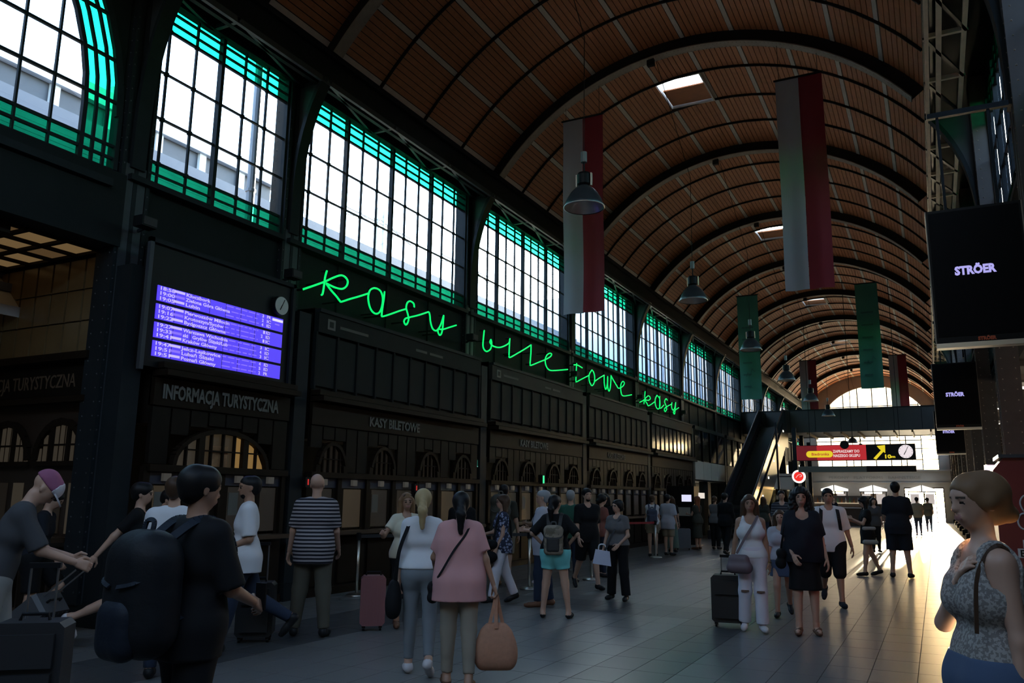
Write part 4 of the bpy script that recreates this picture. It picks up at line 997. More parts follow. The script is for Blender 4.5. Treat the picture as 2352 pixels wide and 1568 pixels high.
# red kiosk and photo booth on the right
rk = tag(empty('red_kiosk', (1.2, 8.6, 0)), 'tall dark red kiosk with white loops and lettering at the right edge', 'kiosk')
redk = M('kiosk_red', (.16, .012, .015), .4, 0, .15, 2)
part(MB().prism([(.47, 0), (1.9, 0), (1.9, 1.99), (.56, 1.99), (.47, 1.88)], (0, 8.6, 0), (1, 0, 0), (0, 0, 1), (0, 1, 0), .7), 'cabinet', redk, rk)
part(MB().box(.52, 1.92, 8.56, 9.32, 1.99, 2.02), 'top_cap', iron_lt, rk)
lw = M('kiosk_white_print', (.6, .58, .58), .5)
part(MB().tube(smooth_path([(.80, 8.59, 1.62), (.70, 8.59, 1.66), (.655, 8.59, 1.60), (.68, 8.59, 1.52), (.76, 8.59, 1.49), (.66, 8.59, 1.50), (.625, 8.59, 1.43), (.655, 8.59, 1.37), (.76, 8.59, 1.37)]), .008, 5), 'loop_print', lw, rk, True)
for (a, b, z0, z1) in ((.645, .95, 1.205, 1.275), (.60, .95, 1.12, 1.20)): part(MB().box(a, b, 8.592, 8.598, z0, z1), 'label_strip', lw, rk)
text('В', .075, (.66, 8.59, 1.215), RY, black, rk, off=.002); text('БЕЗ', .075, (.615, 8.59, 1.132), RY, black, rk, off=.002, width=.14)
pb = tag(empty('photo_booth', (.66, 12.2, 0)), 'slim pinkish photo booth with a lit top beside the red kiosk', 'booth')
part(MB().box(.60, .80, 11.9, 12.3, 0, 2.06), 'cabinet', M('booth_pink', (.42, .25, .27), .5), pb); part(MB().box(.585, .60, 11.9, 12.3, 1.2, 2.06), 'lit_side', EM('booth_light', (1, .9, .92), .7), pb)
part(MB().box(.56, .68, 11.85, 11.9, 1.93, 2.05), 'lit_head', EM('booth_head', (1, .9, 1), 1.1), pb); part(MB().box(.60, .67, 11.89, 11.9, 1.78, 1.88), 'red_print', EM('booth_red', (1, .05, .1), .4), pb)
for z in (1.1, 1.35, 1.62): part(MB().box(.50, .66, 11.95, 12.25, z, z+.03), 'tray', white, pb); part(MB().box(.48, .66, 11.93, 11.95, z+.03, z+.10), 'tray_lip', chrome, pb)

# ------------------------------------------------------------------ outside: platform roofs, clerestory, catenary masts, far block, ground
xg = struct(MB().box(-160, 160, -60, 320, -.6, -.35).build('ground', M('outside_ground', (.22, .2, .18), .9)))
pr_ = tag(empty('platform_roof', (-14, 20, 8)), 'long pale ribbed platform roof outside the left windows', 'roof')
rm = M('zinc_roof', (.52, .53, .54), .5, 0, .1, .5)
b = MB()
xa, za, xb, zb2 = -11.5, 4.2, -18.6, 10.95
nrm = Vector((zb2-za, 0, xa-xb)).normalized()
b.add([(xa, -20, za), (xa, 44, za), (xb, 44, zb2), (xb, -20, zb2), (xa, -20, za-.15), (xa, 44, za-.15), (xb, 44, zb2-.15), (xb, -20, zb2-.15)], [(0, 1, 2, 3), (7, 6, 5, 4), (0, 4, 5, 1), (1, 5, 6, 2), (2, 6, 7, 3), (3, 7, 4, 0)])
part(b, 'roof_sheet', rm, pr_)
for k in range(1, 27):
    t = k/27; part(MB().bar((xa+(xb-xa)*t, -20, za+(zb2-za)*t+.06), (xa+(xb-xa)*t, 44, za+(zb2-za)*t+.06), .07, .12), 'standing_seam', M('zinc_seam', (.12, .13, .16), .5), pr_)
cl = tag(empty('roof_lantern', (-18, 5, 10.5)), 'dark glazed roof lantern with pale posts and cap outside', 'roof lantern')
part(MB().box(-19.2, -18.8, -20, 19, 10.8, 11.55), 'glazing_band', M('lantern_dark', (.05, .055, .07), .4), cl); part(MB().box(-19.3, -18.6, -20, 19.2, 11.55, 12.0), 'cap', M('lantern_cap', (.6, .62, .66), .6), cl)
for y in np.arange(-18, 19, 1.55): part(MB().box(-18.8, -18.7, y-.12, y+.12, 10.8, 11.55), 'post', M('lantern_cap', (.6, .62, .66)), cl); part(MB().box(-18.82, -18.7, y-.03, y+.03, 11.98, 12.25), 'finial', M('lantern_cap', (.6, .62, .66)), cl)
for y, lab in ((26, 'catenary lattice mast seen through the third window'), (33, 'farther catenary lattice mast seen through the third window')):
    t = tag(empty('catenary_mast', (-19.5, y, 8)), lab, 'mast', 'catenary masts outside'); mm = M('mast_grey', (.4, .42, .45), .6)
    for dy in (-.2, .2): part(MB().bar((-19.5, y+dy, -.4), (-19.5, y+dy, 13.2), .08, .08), 'leg', mm, t)
    for k in range(14): part(MB().bar((-19.5, y-.2, 5+k*.58), (-19.5, y+.2, 5.5+k*.58), .04, .04), 'lattice', mm, t)
    part(MB().bar((-19.5, y-2.2, 12.6), (-19.5, y+2.2, 12.6), .06, .06), 'cross_arm', mm, t); part(MB().tube([(-19.5, y-2.2, 12.3), (-19.5, y, 12.75), (-19.5, y+2.2, 12.3)], .03, 5), 'cross_arm', mm, t)
fb = tag(empty('apartment_block', (-17, 60, 0)), 'pale ribbed building outside the far left windows', 'building')
part(MB().box(-22, -14.2, 44.5, 100, 0, 13.6), 'wall', M('ribbed_wall', (.50, .53, .60), .7, 0, .1, 1), fb)
for y in np.arange(45, 90, 1.3): part(MB().box(-14.2, -14.1, y, y+.35, 1, 13.4), 'rib', M('ribbed_wall_dark', (.36, .39, .45), .7), fb)
dp = tag(empty('drainpipe', (-10.2, 9.75, 5)), 'grey drainpipe outside the second window', 'pipe'); part(MB().tube([(-10.1, 9.75, 5.2), (-10.1, 9.75, 9.6)], .07, 10), 'pipe', M('pipe_grey', (.4, .42, .46), .5), dp); part(MB().lathe([(.07, 0), (.09, 0), (.09, .05), (.07, .05)], (-10.1, 9.75, 6.7), 10), 'collar', M('pipe_grey', (.4, .42, .46)), dp)
# ------------------------------------------------------------------ people: smooth implicit bodies, meshed by surface nets
class Field:
    def __init__(s, lo, hi, h):
        s.lo = np.array(lo, np.float32); s.h = h
        s.n = np.maximum(4, np.ceil((np.array(hi)-s.lo)/h).astype(int)+1)
        s.F = np.full(s.n, .2, np.float32)
        s.ax = [s.lo[i]+h*np.arange(s.n[i], dtype=np.float32) for i in range(3)]
    def _sl(s, a, b, r):
        lo = np.minimum(a, b)-r; hi = np.maximum(a, b)+r
        i0 = np.clip(np.floor((lo-s.lo)/s.h).astype(int), 0, s.n-1); i1 = np.clip(np.ceil((hi-s.lo)/s.h).astype(int)+1, 1, s.n)
        return tuple(slice(i0[i], max(i0[i]+1, i1[i])) for i in range(3))
    def cap(s, a, b, ra, rb=None, k=.03, cuts=(), flat=None, sub=False, wob=None):
        a = np.asarray(a, np.float32); b = np.asarray(b, np.float32); rb = ra if rb is None else rb
        sl = s._sl(a, b, max(ra, rb)+k+s.h*2)
        X, Y, Z = np.meshgrid(s.ax[0][sl[0]], s.ax[1][sl[1]], s.ax[2][sl[2]], indexing='ij', sparse=True)
        d = b-a; dd = float(d@d)+1e-9
        px, py, pz = X-a[0], Y-a[1], Z-a[2]
        if flat is not None:
            ax_, f_ = flat; q = (px*ax_[0]+py*ax_[1]+pz*ax_[2])*(f_-1); px = px+q*ax_[0]; py = py+q*ax_[1]; pz = pz+q*ax_[2]
        t = np.clip((px*d[0]+py*d[1]+pz*d[2])/dd, 0, 1)
        D = np.sqrt((px-t*d[0])**2+(py-t*d[1])**2+(pz-t*d[2])**2)-(ra+(rb-ra)*t)
        if wob is not None: D = D+wob*np.sin(X*95+Z*40)*np.sin(Y*87+Z*71)
        for c, nrm in cuts: D = np.maximum(D, (X-c[0])*nrm[0]+(Y-c[1])*nrm[1]+(Z-c[2])*nrm[2])
        f = s.F[sl]
        if sub: s.F[sl] = np.maximum(f, -D)
        else:
            h_ = np.clip(.5+.5*(f-D)/k, 0, 1); s.F[sl] = f*(1-h_)+D*h_-k*h_*(1-h_)
    def cut(s, c, nrm):
        X, Y, Z = np.meshgrid(*s.ax, indexing='ij', sparse=True)
        s.F = np.maximum(s.F, (X-c[0])*nrm[0]+(Y-c[1])*nrm[1]+(Z-c[2])*nrm[2])
    def mesh(s):
        F = s.F.copy()
        for a in range(3):
            sl = [slice(None)]*3; sl[a] = 0; F[tuple(sl)] = .05; sl[a] = -1; F[tuple(sl)] = .05
        n = F.shape; neg = F < 0
        c = np.zeros((n[0]-1, n[1]-1, n[2]-1), np.int8)
        for i in (0, 1):
            for j in (0, 1):
                for k in (0, 1): c += neg[i:n[0]-1+i, j:n[1]-1+j, k:n[2]-1+k]
        act = (c > 0) & (c < 8); idx = np.full(act.shape, -1, np.int32); ids = np.argwhere(act); idx[act] = np.arange(len(ids))
        acc = np.zeros((len(ids), 3)); cnt = np.zeros(len(ids))
        cor = [(i, j, k) for i in (0, 1) for j in (0, 1) for k in (0, 1)]
        V = {q: F[ids[:, 0]+q[0], ids[:, 1]+q[1], ids[:, 2]+q[2]] for q in cor}
        for q in cor:
            for a in range(3):
                if q[a] == 0:
                    p = list(q); p[a] = 1; v0, v1 = V[q], V[tuple(p)]; m = (v0 < 0) != (v1 < 0)
                    t = np.where(m, v0/(np.where(m, v0-v1, 1)), 0); e = np.tile(np.array(q, float), (len(ids), 1)); e[:, a] = t
                    acc[m] += e[m]; cnt[m] += 1
        P = (ids+acc/cnt[:, None])*s.h+s.lo
        quads = []
        for a in range(3):
            b_, c_ = (a+1) % 3, (a+2) % 3
            s0 = [slice(1, -1)]*3; s0[a] = slice(0, -1); s1 = list(s0); s1[a] = slice(1, None)
            A, B = neg[tuple(s0)], neg[tuple(s1)]
            for flip in (False, True):
                e = np.argwhere((A & ~B) if not flip else (~A & B))
                if not len(e): continue
                off = np.ones(3, int); off[a] = 0; e = e+off
                def g(db, dc):
                    q = e.copy(); q[:, b_] += db; q[:, c_] += dc; return idx[q[:, 0], q[:, 1], q[:, 2]]
                Q = np.stack([g(-1, -1), g(0, -1), g(0, 0), g(-1, 0)], 1)
                quads.append(Q[:, ::-1] if flip else Q)
        Q = np.concatenate(quads) if quads else np.zeros((0, 4), int)
        return P, Q[(Q >= 0).all(1)]

def to_mesh(name, PQ, mats):
    """one or several (points, quads) surfaces into one mesh"""
    if not isinstance(PQ, list): PQ = [PQ]
    vs, qs, o_ = [], [], 0
    for P, Q in PQ: vs.append(P); qs.append(Q+o_); o_ += len(P)
    V = np.concatenate(vs).astype(np.float32); Q = np.concatenate(qs).astype(np.int32)
    me = bpy.data.meshes.new(name); me.vertices.add(len(V)); me.vertices.foreach_set('co', V.ravel())
    me.loops.add(Q.size); me.loops.foreach_set('vertex_index', Q.ravel())
    me.polygons.add(len(Q)); me.polygons.foreach_set('loop_start', np.arange(0, Q.size, 4, dtype=np.int32)); me.polygons.foreach_set('loop_total', np.full(len(Q), 4, np.int32))
    for m in (mats if isinstance(mats, (list, tuple)) else [mats]): me.materials.append(m)
    me.update(); me.validate(); me.shade_smooth(); return me

def rotm(axis, a): return np.array(Matrix.Rotation(a, 3, axis))
SKINS = {'fair': M('skin_fair', (.50, .29, .20), .5), 'tan': M('skin_tan', (.36, .19, .12), .5), 'dark': M('skin_dark', (.14, .075, .05), .5)}
lipm = M('lips', (.38, .17, .14), .4); eyem = M('eyes', (.02, .015, .012), .2); browm = M('eyebrows', (.06, .035, .02), .7)

def build_hand(wr, d, n, t, s, h, curl, grip=False):
    """palm, four unequal bent fingers and a thumb leaving the side of the palm"""
    wr, d, n, t = [np.array(q, float) for q in (wr, d, n, t)]
    F = Field(wr-.20*s, wr+.20*s, h)
    F.cap(wr-d*.015*s, wr+d*.03*s, .024*s, .027*s, .01, flat=(n, 1.35))
    for o in (-.026, -.009, .009, .026): F.cap(wr+d*.03*s+t*o*.7*s, wr+d*.088*s+t*o*s, .0155*s, .013*s, .012)
    for o, L, c in ((.027, .92, .0), (.0095, 1.0, .05), (-.0095, .95, .1), (-.027, .76, .15)):
        p = wr+d*.088*s+t*o*s; a = curl*.55+c*.5
        for seg, ln in ((0, .043), (1, .027), (2, .021)):
            q = p+(d*cos(a)+n*sin(a))*ln*L*s; F.cap(p, q, (.0098-.001*seg)*s, (.0092-.001*seg)*s, .004); p = q; a += curl*.75
    p = wr+d*.022*s+t*.026*s+n*.006*s; q = p+(d*.62+t*.66+n*.3)*.045*s; F.cap(p, q, .0135*s, .0115*s, .01)
    u = (d*.85+n*.5+t*(.1 if not grip else -.35)); u /= np.linalg.norm(u); r_ = q+u*.032*s; F.cap(q, r_, .011*s, .0095*s, .005); F.cap(r_, r_+u*.018*s, .0095*s, .008*s, .004)
    return F.mesh()

class Person:
    def __init__(s, name, label, x, y, ang, H=1.72, sex='m', skin='fair', lean=0, twist=0, head=(0, 0, 0), larm=(5, 8, 12, 10), rarm=(5, 8, 12, 10),
                 lleg=(0, 0, 2), rleg=(0, 0, 2), foot=(0, 0), h=.016, fat=1.0, hair=None, hairm=None, top=None, bottom=None, shoes=None, shoe_kind='shoe', hands=True, curl=(.5, .5), cap=None, extra=None, glasses=False, beard=None, face=True, cat='person'):
        s.s = sc = H/1.753; s.H = H; R = radians
        female = sex == 'f'
        s.P = np.array([0, 0, .94]); s.Rp = np.eye(3)
        Rt = rotm('X', R(-lean)) @ rotm('Z', R(twist)); s.Rt = Rt
        T = lambda q: s.P+Rt @ np.array(q, float)
        fx, fy, fz = Rt @ np.array([1., 0, 0]), Rt @ np.array([0, 1., 0]), Rt @ np.array([0, 0, 1.])
        # legs
        s.hip, s.kne, s.ank, s.toe, s.legu, s.footd = {}, {}, {}, {}, {}, {}
        hw = .092 if not female else .088
        for k, sg, (fl, ab, kn), fp in (('l', -1, lleg, foot[0]), ('r', 1, rleg, foot[1])):
            hip = s.P+np.array([sg*hw, 0, -.03]); d = np.array([sg*sin(R(ab))*cos(R(fl)), sin(R(fl)), -cos(R(fl))*cos(R(ab))]); d /= np.linalg.norm(d)
            kp = hip+d*.43; a2 = R(fl-kn); d2 = np.array([sg*sin(R(ab))*cos(a2), sin(a2), -cos(a2)*cos(R(ab))]); d2 /= np.linalg.norm(d2); ak = kp+d2*.405
            fa = R(fp); f_ = np.array([sg*.16, cos(fa), sin(fa)]); f_ /= np.linalg.norm(f_)
            s.hip[k], s.kne[k], s.ank[k] = hip, kp, ak; s.legu[k] = (d, d2); s.footd[k] = f_
        low = min(min((s.ank[k]+s.footd[k]*.14+np.array([0, 0, -.090]))[2], (s.ank[k]-s.footd[k]*.05+np.array([0, 0, -.090]))[2]) for k in 'lr')
        dz = np.array([0, 0, -low+.004]); 
        s.P = s.P+dz
        for D in (s.hip, s.kne, s.ank):
            for k in D: D[k] = D[k]+dz
        # arms
        sw = .178 if not female else .150
        s.sho, s.elb, s.wri, s.hnd = {}, {}, {}, {}
        for k, sg, (fl, ab, el, ro) in (('l', -1, larm), ('r', 1, rarm)):
            sh = T([sg*sw, -.005, .455]); f, a = R(fl), R(ab)
            u = np.array([0, sin(f), -cos(f)]); fw = np.array([0, cos(f), sin(f)])
            Ra = np.array(Matrix.Rotation(-sg*a, 3, 'Y')); u = Ra @ u; fw = Ra @ fw
            Rr = np.array(Matrix.Rotation(-sg*R(ro), 3, Vector(u))); fw = Rr @ fw
            u, fw = Rt @ u, Rt @ fw
            e = sh+u*.285; fd = cos(R(el))*u+sin(R(el))*fw; w_ = e+fd*.25
            th = fw*cos(R(el))-u*sin(R(el)); side = np.cross(fd, th)*1.0
            side *= np.sign(side @ (fx*-sg)) if abs(side @ fx) > 1e-6 else 1
            s.sho[k], s.elb[k], s.wri[k], s.hnd[k] = sh, e, w_, (fd, side, th)
        # head
        hy, hp, hr = [R(q) for q in head]
        Rh = Rt @ rotm('Z', hy) @ rotm('X', -hp) @ rotm('Y', hr); N = T([0, -.012, .60]); s.N, s.Rh = N, Rh
        Hd = lambda q: N+Rh @ np.array(q, float); s.Hd = Hd
        hx, hyv, hz = Rh[:, 0], Rh[:, 1], Rh[:, 2]
        pts = list(s.elb.values())+list(s.wri.values())+[Hd([0, 0, .13])]+list(s.ank.values())+list(s.sho.values())
        lo = np.minimum.reduce(pts)-.26; hi = np.maximum.reduce(pts)+.26; lo = np.minimum(lo, s.P-.28); hi = np.maximum(hi, s.P+.28); lo[2] = -.03
        s.lo, s.hi = lo, hi; h_ = h/sc; s.h = h_
        tw = fat
        def torso(F, o=0., lower=True, upto=True):
            bw_ = .072 if not female else .062
            F.cap(T([-bw_*tw, 0, .13]), T([bw_*tw, 0, .13]), (.098 if not female else .088)*tw+o, k=.05, flat=(fy, 1.05))
            F.cap(T([-.09*tw, 0, .31]), T([.09*tw, 0, .31]), (.106 if not female else .092)*(.5+.5*tw)+o, k=.06, flat=(fy, 1.05))
            F.cap(T([-.11, -.012, .41]), T([.11, -.012, .41]), (.078 if not female else .066)+o, k=.05)
            F.cap(T([-sw+.02, -.008, .462]), T([sw-.02, -.008, .462]), .05+o, k=.04)
            F.cap(T([-.06, -.015, .485]), T([.06, -.015, .485]), .045+o*.7, k=.05)
            if fat > 1.1: F.cap(T([0, .05, .10]), T([0, .045, .2]), .10*fat+o, k=.08)
            if female:
                for sg in (-1, 1): F.cap(T([sg*.072, .062, .305]), T([sg*.07, .05, .35]), .062+o, k=.04)
        def pelvis(F, o=0.):
            F.cap(s.P+np.array([-.078, -.012, 0]), s.P+np.array([.078, -.012, 0]), (.108 if not female else .114)*(.4+.6*tw)+o, k=.05)
            for k, sg in (('l', -1), ('r', 1)): F.cap(s.P+np.array([sg*.075, -.045, -.04]), s.hip[k]+np.array([0, -.03, -.05]), .088*(.4+.6*tw)+o, k=.05)
        def legs(F, o=0., tmax=2., wide=0.):
            for k in 'lr':
                a, b, c = s.hip[k], s.kne[k], s.ank[k]; d1, d2 = s.legu[k]
                q = .5+.5*tw
                if tmax >= 1:
                    F.cap(a, b, .086*q+o, .056+o+wide*.4, .04)
                    e = b+(c-b)*min(1, tmax-1); t = min(1, tmax-1)
                    cu = [(e, d2)] if tmax < 2.05 and o > 0 else []
                    if t > 0:
                        F.cap(b, e, .053+o+wide*.5, (.053+(.036-.053)*t)+o+wide, .04, cuts=cu)
                        if not wide: F.cap(b+d2*.07+np.array([0, -.022, 0]), b+d2*.20+np.array([0, -.02, 0]), .044+o*.6, .034+o*.6, .04, cuts=cu)
                else:
                    e = a+(b-a)*tmax; F.cap(a, e+d1*.05, .088*q+o, .066+o+wide, .045, cuts=[(e, d1)])
        s.torso, s.pelvis, s.legs = torso, pelvis, legs
        # ---- body (skin)
        F = Field(lo, hi, h_)
        torso(F); pelvis(F); legs(F)
        for k, sg in (('l', -1), ('r', 1)):
            F.cap(s.sho[k], s.elb[k], (.047 if not female else .041), (.037 if not female else .033), .03); F.cap(s.elb[k], s.wri[k], (.038 if not female else .033), .026 if not female else .022, .025)
            ak, f_ = s.ank[k], s.footd[k]; dn = np.array([0, 0, -1.])
            if abs(f_[2]) > .3: dn = np.cross(np.cross(f_, dn), f_)*1.; dn /= np.linalg.norm(dn)
            F.cap(s.ank[k]+np.array([0, 0, .02]), ak-f_*.03+dn*.042, .036, .034, .02); F.cap(ak-f_*.03+dn*.044, ak+f_*.13+dn*.054, .034, .028, .03); F.cap(ak+f_*.10+dn*.053, ak+f_*.165+dn*.058, .033, .022, .02)
        F.cap(T([0, -.015, .47]), Hd([0, .0, .02]), .056 if not female else .047, .05 if not female else .043, .035)
        def skull(F, o=0., kk=.03): F.cap(Hd([0, -.03, .128]), Hd([0, .022, .122]), .082+o, .080+o, kk, flat=(hx, 1.12))
        skull(F)
        F.cap(Hd([0, .035, .07]), Hd([0, .03, .10]), .063, .068, .03, flat=(hx, 1.1)); F.cap(Hd([0, .05, .018]), Hd([0, .03, .05]), .034, .05, .03)
        F.cap(Hd([0, .098, .088]), Hd([0, .109, .064]), .010, .0125, .015); F.cap(Hd([-.03, .082, .108]), Hd([.03, .082, .108]), .015, k=.02)
        for sg in (-1, 1):
            F.cap(Hd([sg*.072, -.008, .095]), Hd([sg*.074, -.004, .062]), .02, .014, .01, flat=(hx, 1.9)); F.cap(Hd([sg*.03, .105, .092]), Hd([sg*.033, .105, .092]), .0155, k=.01, sub=True); F.cap(Hd([sg*.031, .082, .091]), Hd([sg*.033, .082, .091]), .0135, k=.006)
        F.cap(Hd([-.018, .092, .035]), Hd([.018, .092, .035]), .009, k=.012); F.cap(Hd([-.016, .09, .025]), Hd([.016, .09, .025]), .009, k=.012)
        PQ = [F.mesh()]
        if hands:
            for i, k in enumerate('lr'):
                d, n, t = s.hnd[k]; PQ.append(build_hand(s.wri[k], d, n, t, 1.0 if not female else .93, max(.0055, min(.009, h_*.5)), curl[i]))
        else:
            for k in 'lr': pass
        mats = [SKINS[skin], lipm, eyem, browm]
        PQ = [(P*sc, Q) for P, Q in PQ]
        me = to_mesh('person', PQ, mats)
        if face and h <= .02:
            co = np.empty(len(me.vertices)*3, np.float32); me.vertices.foreach_get('co', co); co = co.reshape(-1, 3)/sc
            L = (co-N) @ Rh; mi = np.zeros(len(me.polygons), np.int32)
            vi = np.empty(len(me.loops), np.int32); me.loops.foreach_get('vertex_index', vi); C = L[vi].reshape(-1, 4, 3).mean(1)
            mi[(np.abs(C[:, 0]) < .024) & (np.abs(C[:, 2]-.031) < .011) & (C[:, 1] > .085)] = 1
            mi[(np.abs(np.abs(C[:, 0])-.032) < .012) & (np.abs(C[:, 2]-.091) < .006) & (C[:, 1] > .075)] = 2
            mi[(np.abs(np.abs(C[:, 0])-.033) < .02) & (np.abs(C[:, 2]-.113) < .006) & (C[:, 1] > .075)] = 3
            me.polygons.foreach_set('material_index', mi)
        o = bpy.data.objects.new(name, me); COL.objects.link(o); o.location = (x, y, 0); o.rotation_euler = (0, 0, R(ang))
        tag(o, label, cat); s.o = o
        def add(nm, F, m, lab=None):
            P, Q = F.mesh()
            if not len(Q): return None
            c = bpy.data.objects.new(nm, to_mesh(nm, (P*sc, Q), m)); COL.objects.link(c); c.parent = o
            if lab: c['label'] = lab
            return c
        s.add = add
        # ---- clothes
        if bottom:
            kind, ln, m = bottom[:3]; loose = bottom[3] if len(bottom) > 3 else .014; waist = bottom[4] if len(bottom) > 4 else .11
            F = Field(lo, hi, h_)
            if kind == 'skirt':
                pelvis(F, .018); z0 = s.P[2]+.06; z1 = s.P[2]-.03-ln
                mid = (s.kne['l']+s.kne['r'])/2-(s.hip['l']+s.hip['r'])/2
                e = s.P+mid*(ln/.43)+np.array([0, 0, -.03]); e[2] = z1-.12
                for sg in (-1, 1): F.cap(s.P+np.array([sg*.05, 0, .0]), e+np.array([sg*.07, 0, 0]), .11+.0, .125+loose, .05)
                F.cut((0, 0, z1), (0, 0, -1))
            elif kind == 'wide': pelvis(F, .014); legs(F, .016, ln, loose)
            else: pelvis(F, loose); legs(F, loose, ln)
            F.cap(T([-.06*tw, 0, .10]), T([.06*tw, 0, .10]), .095*tw+.012, k=.05)
            F.cut(T([0, 0, waist]), fz); add({'skirt': 'skirt', 'shorts': 'shorts'}.get(kind, 'trousers'), F, m)
        if top:
            sl_, hem, m = top[:3]; ease = top[3] if len(top) > 3 else .016; flare = top[4] if len(top) > 4 else 0.
            F = Field(lo, hi, h_)
            torso(F, ease)
            if hem < .12:
                F.cap(T([-.074, -.01, .02]), T([.074, -.01, .02]), .112*(.4+.6*tw)+ease, k=.06)
                F.cap(s.P+np.array([-.078, -.012, 0]), s.P+np.array([.078, -.012, 0]), .108*(.4+.6*tw)+ease+(.006 if female else .002), k=.05)
            if flare: 
                for sg in (-1, 0, 1): F.cap(T([sg*.09, 0, .33]), T([sg*(.12+flare), -.01, hem-.12]), .10+ease, .11+flare, .06)
            elif hem < -.02:
                for sg in (-1, 1): F.cap(T([sg*.05, -.012, .1]), T([sg*.062, -.012, hem-.12]), .10*(.4+.6*tw)+ease, .112*(.4+.6*tw)+ease, .05)
            if hem < 0:
                for sg in (-1, 1): F.cap(s.P+np.array([sg*.075, -.045, -.03]), s.P+np.array([sg*.075, -.04, hem-.1]), .088*(.4+.6*tw)+ease+.018, k=.05)
            for k in 'lr':
                if sl_ <= 0: continue
                a, b, c = s.sho[k], s.elb[k], s.wri[k]
                if sl_ <= 1.01:
                    e = a+(b-a)*sl_; dv = (b-a)/np.linalg.norm(b-a); F.cap(a, e+dv*.03, .053+ease*.6, .046+ease, .035, cuts=[(e, dv)])
                else:
                    F.cap(a, b, .05+ease*.6, .041+ease*.6, .03); t = min(1, sl_-1); e = b+(c-b)*t; dv = (c-b)/np.linalg.norm(c-b); F.cap(b, e+dv*.02, .041+ease*.6, .031+ease*.5, .025, cuts=[(e, dv)])
            F.cut(T([0, 0, hem]), -fz)
            nk = top[5] if len(top) > 5 else .0
            F.cap(Hd([0, .035+nk*.4, -.085-nk]), Hd([0, .0, .03]), .062+nk*.4, .058, k=.01, sub=True)
            if sl_ < 0: # straps only: open shoulders
                for sg in (-1, 1): F.cap(T([sg*(sw+.03), 0, .50]), T([sg*(sw+.01), 0, .40]), .075, .055, sub=True)
                F.cap(T([0, .1, .55]), T([0, -.1, .55]), .085, sub=True)
            add('shirt', F, m)
        for k in ('lr' if shoes else ''):
            ak, f_ = s.ank[k], s.footd[k]; dn = np.array([0, 0, -1.]); o_ = .009
            if abs(f_[2]) > .3: dn = np.cross(np.cross(f_, dn), f_)*1.; dn /= np.linalg.norm(dn)
            F = Field(ak-.3, ak+.3, min(h_, .018)); up = .0 if shoe_kind != 'sandal' else -.03
            F.cap(ak-f_*.03+dn*.044, ak+f_*.13+dn*.052, .035+o_, .030+o_, .03, cuts=[(ak+dn*(.006-up), -dn)]); F.cap(ak+f_*.10+dn*.052, ak+f_*.175+dn*.056, .035+o_, .024+o_, .02, cuts=[(ak+dn*(.03 if shoe_kind != 'sandal' else .055), -dn)])
            if shoe_kind == 'shoe': F.cap(ak-f_*.012, ak-f_*.02+dn*.03, .044, .044, .02, cuts=[(ak+dn*(-.004), -dn)])
            else:
                for q_ in (.02, .10): F.cap(ak+f_*q_+dn*.045-np.cross(f_, dn)*.03, ak+f_*q_+dn*.02+np.cross(f_, dn)*.02, .022, k=.01)
            if all(abs(s.footd[q_][2]) < .3 for q_ in 'lr'): F.cut((0, 0, .002), (0, 0, -1))
            add('shoe' if shoe_kind != 'sandal' else 'sandal', F, shoes)
        # ---- hair and headgear
        if hair:
            F = Field(Hd([0, 0, .1])-.42, Hd([0, 0, .1])+.30, min(h_, .014))
            hm = hairm
            if hair in ('short', 'buzz'): F.cap(Hd([0, -.034, .13]), Hd([0, .02, .132]), .087+(.008 if hair == 'short' else 0), .083+(.008 if hair == 'short' else 0), .02, flat=(hx, 1.1)); F.cap(Hd([0, -.05, .07]), Hd([0, -.045, .12]), .062, .07, .03)
            else:
                hr_ = .003 if hair in ('bun', 'ponytail') else 0
                F.cap(Hd([0, -.033, .13]), Hd([0, .022, .128]), .093-hr_, .089-hr_, .02, flat=(hx, 1.1)); F.cap(Hd([0, -.05, .06]), Hd([0, -.045, .12]), .064, .078, .03)
            ln = {'bob': .12, 'long': .26, 'curly': .20, 'verylong': .38}.get(hair, 0)
            if ln:
                for sg in (-1, -.5, 0, .5, 1):
                    a = Hd([sg*.075, -.045+abs(sg)*.03, .10]); b = a+np.array([0, 0, -ln-.04])+hx*sg*.03-fy*.02*(1-abs(sg)); F.cap(a, b, .045 if hair != 'curly' else .06, .032 if hair != 'curly' else .065, .03, wob=.012 if hair == 'curly' else .003)
            if hair == 'curly': F.cap(Hd([0, -.04, .12]), Hd([0, 0, .13]), .118, .105, .03, wob=.012)
            if hair == 'ponytail':
                a = Hd([0, -.115, .10]); b = a+np.array([0, 0, -.10])-fy*.03; c = a+np.array([0, 0, -.27])-fy*.01; F.cap(a, b, .034, .045, .02, wob=.004); F.cap(b, c, .045, .022, .03, wob=.004)
            if hair == 'bun': F.cap(Hd([0, -.085, .055]), Hd([0, -.12, .04]), .05, .038, k=.03); F.cap(Hd([-.06, -.0, .09]), Hd([.06, -.0, .09]), .035, k=.03)
            F.cap(Hd([0, .135, .052]), Hd([0, .125, .02]), .098, .10, k=.01, sub=True); F.cap(Hd([0, .12, .085]), Hd([0, .13, .085]), .06, k=.01, sub=True)
            add('hair', F, hm)
        if beard is not None:
            F = Field(Hd([0, .05, .03])-.13, Hd([0, .05, .03])+.13, min(h_, .012)); F.cap(Hd([0, .052, .016]), Hd([0, .03, .05]), .042, .056, .03); F.cut(Hd([0, 0, .052]), hz); F.cut(Hd([0, .01, 0]), -hyv); add('beard', F, beard)
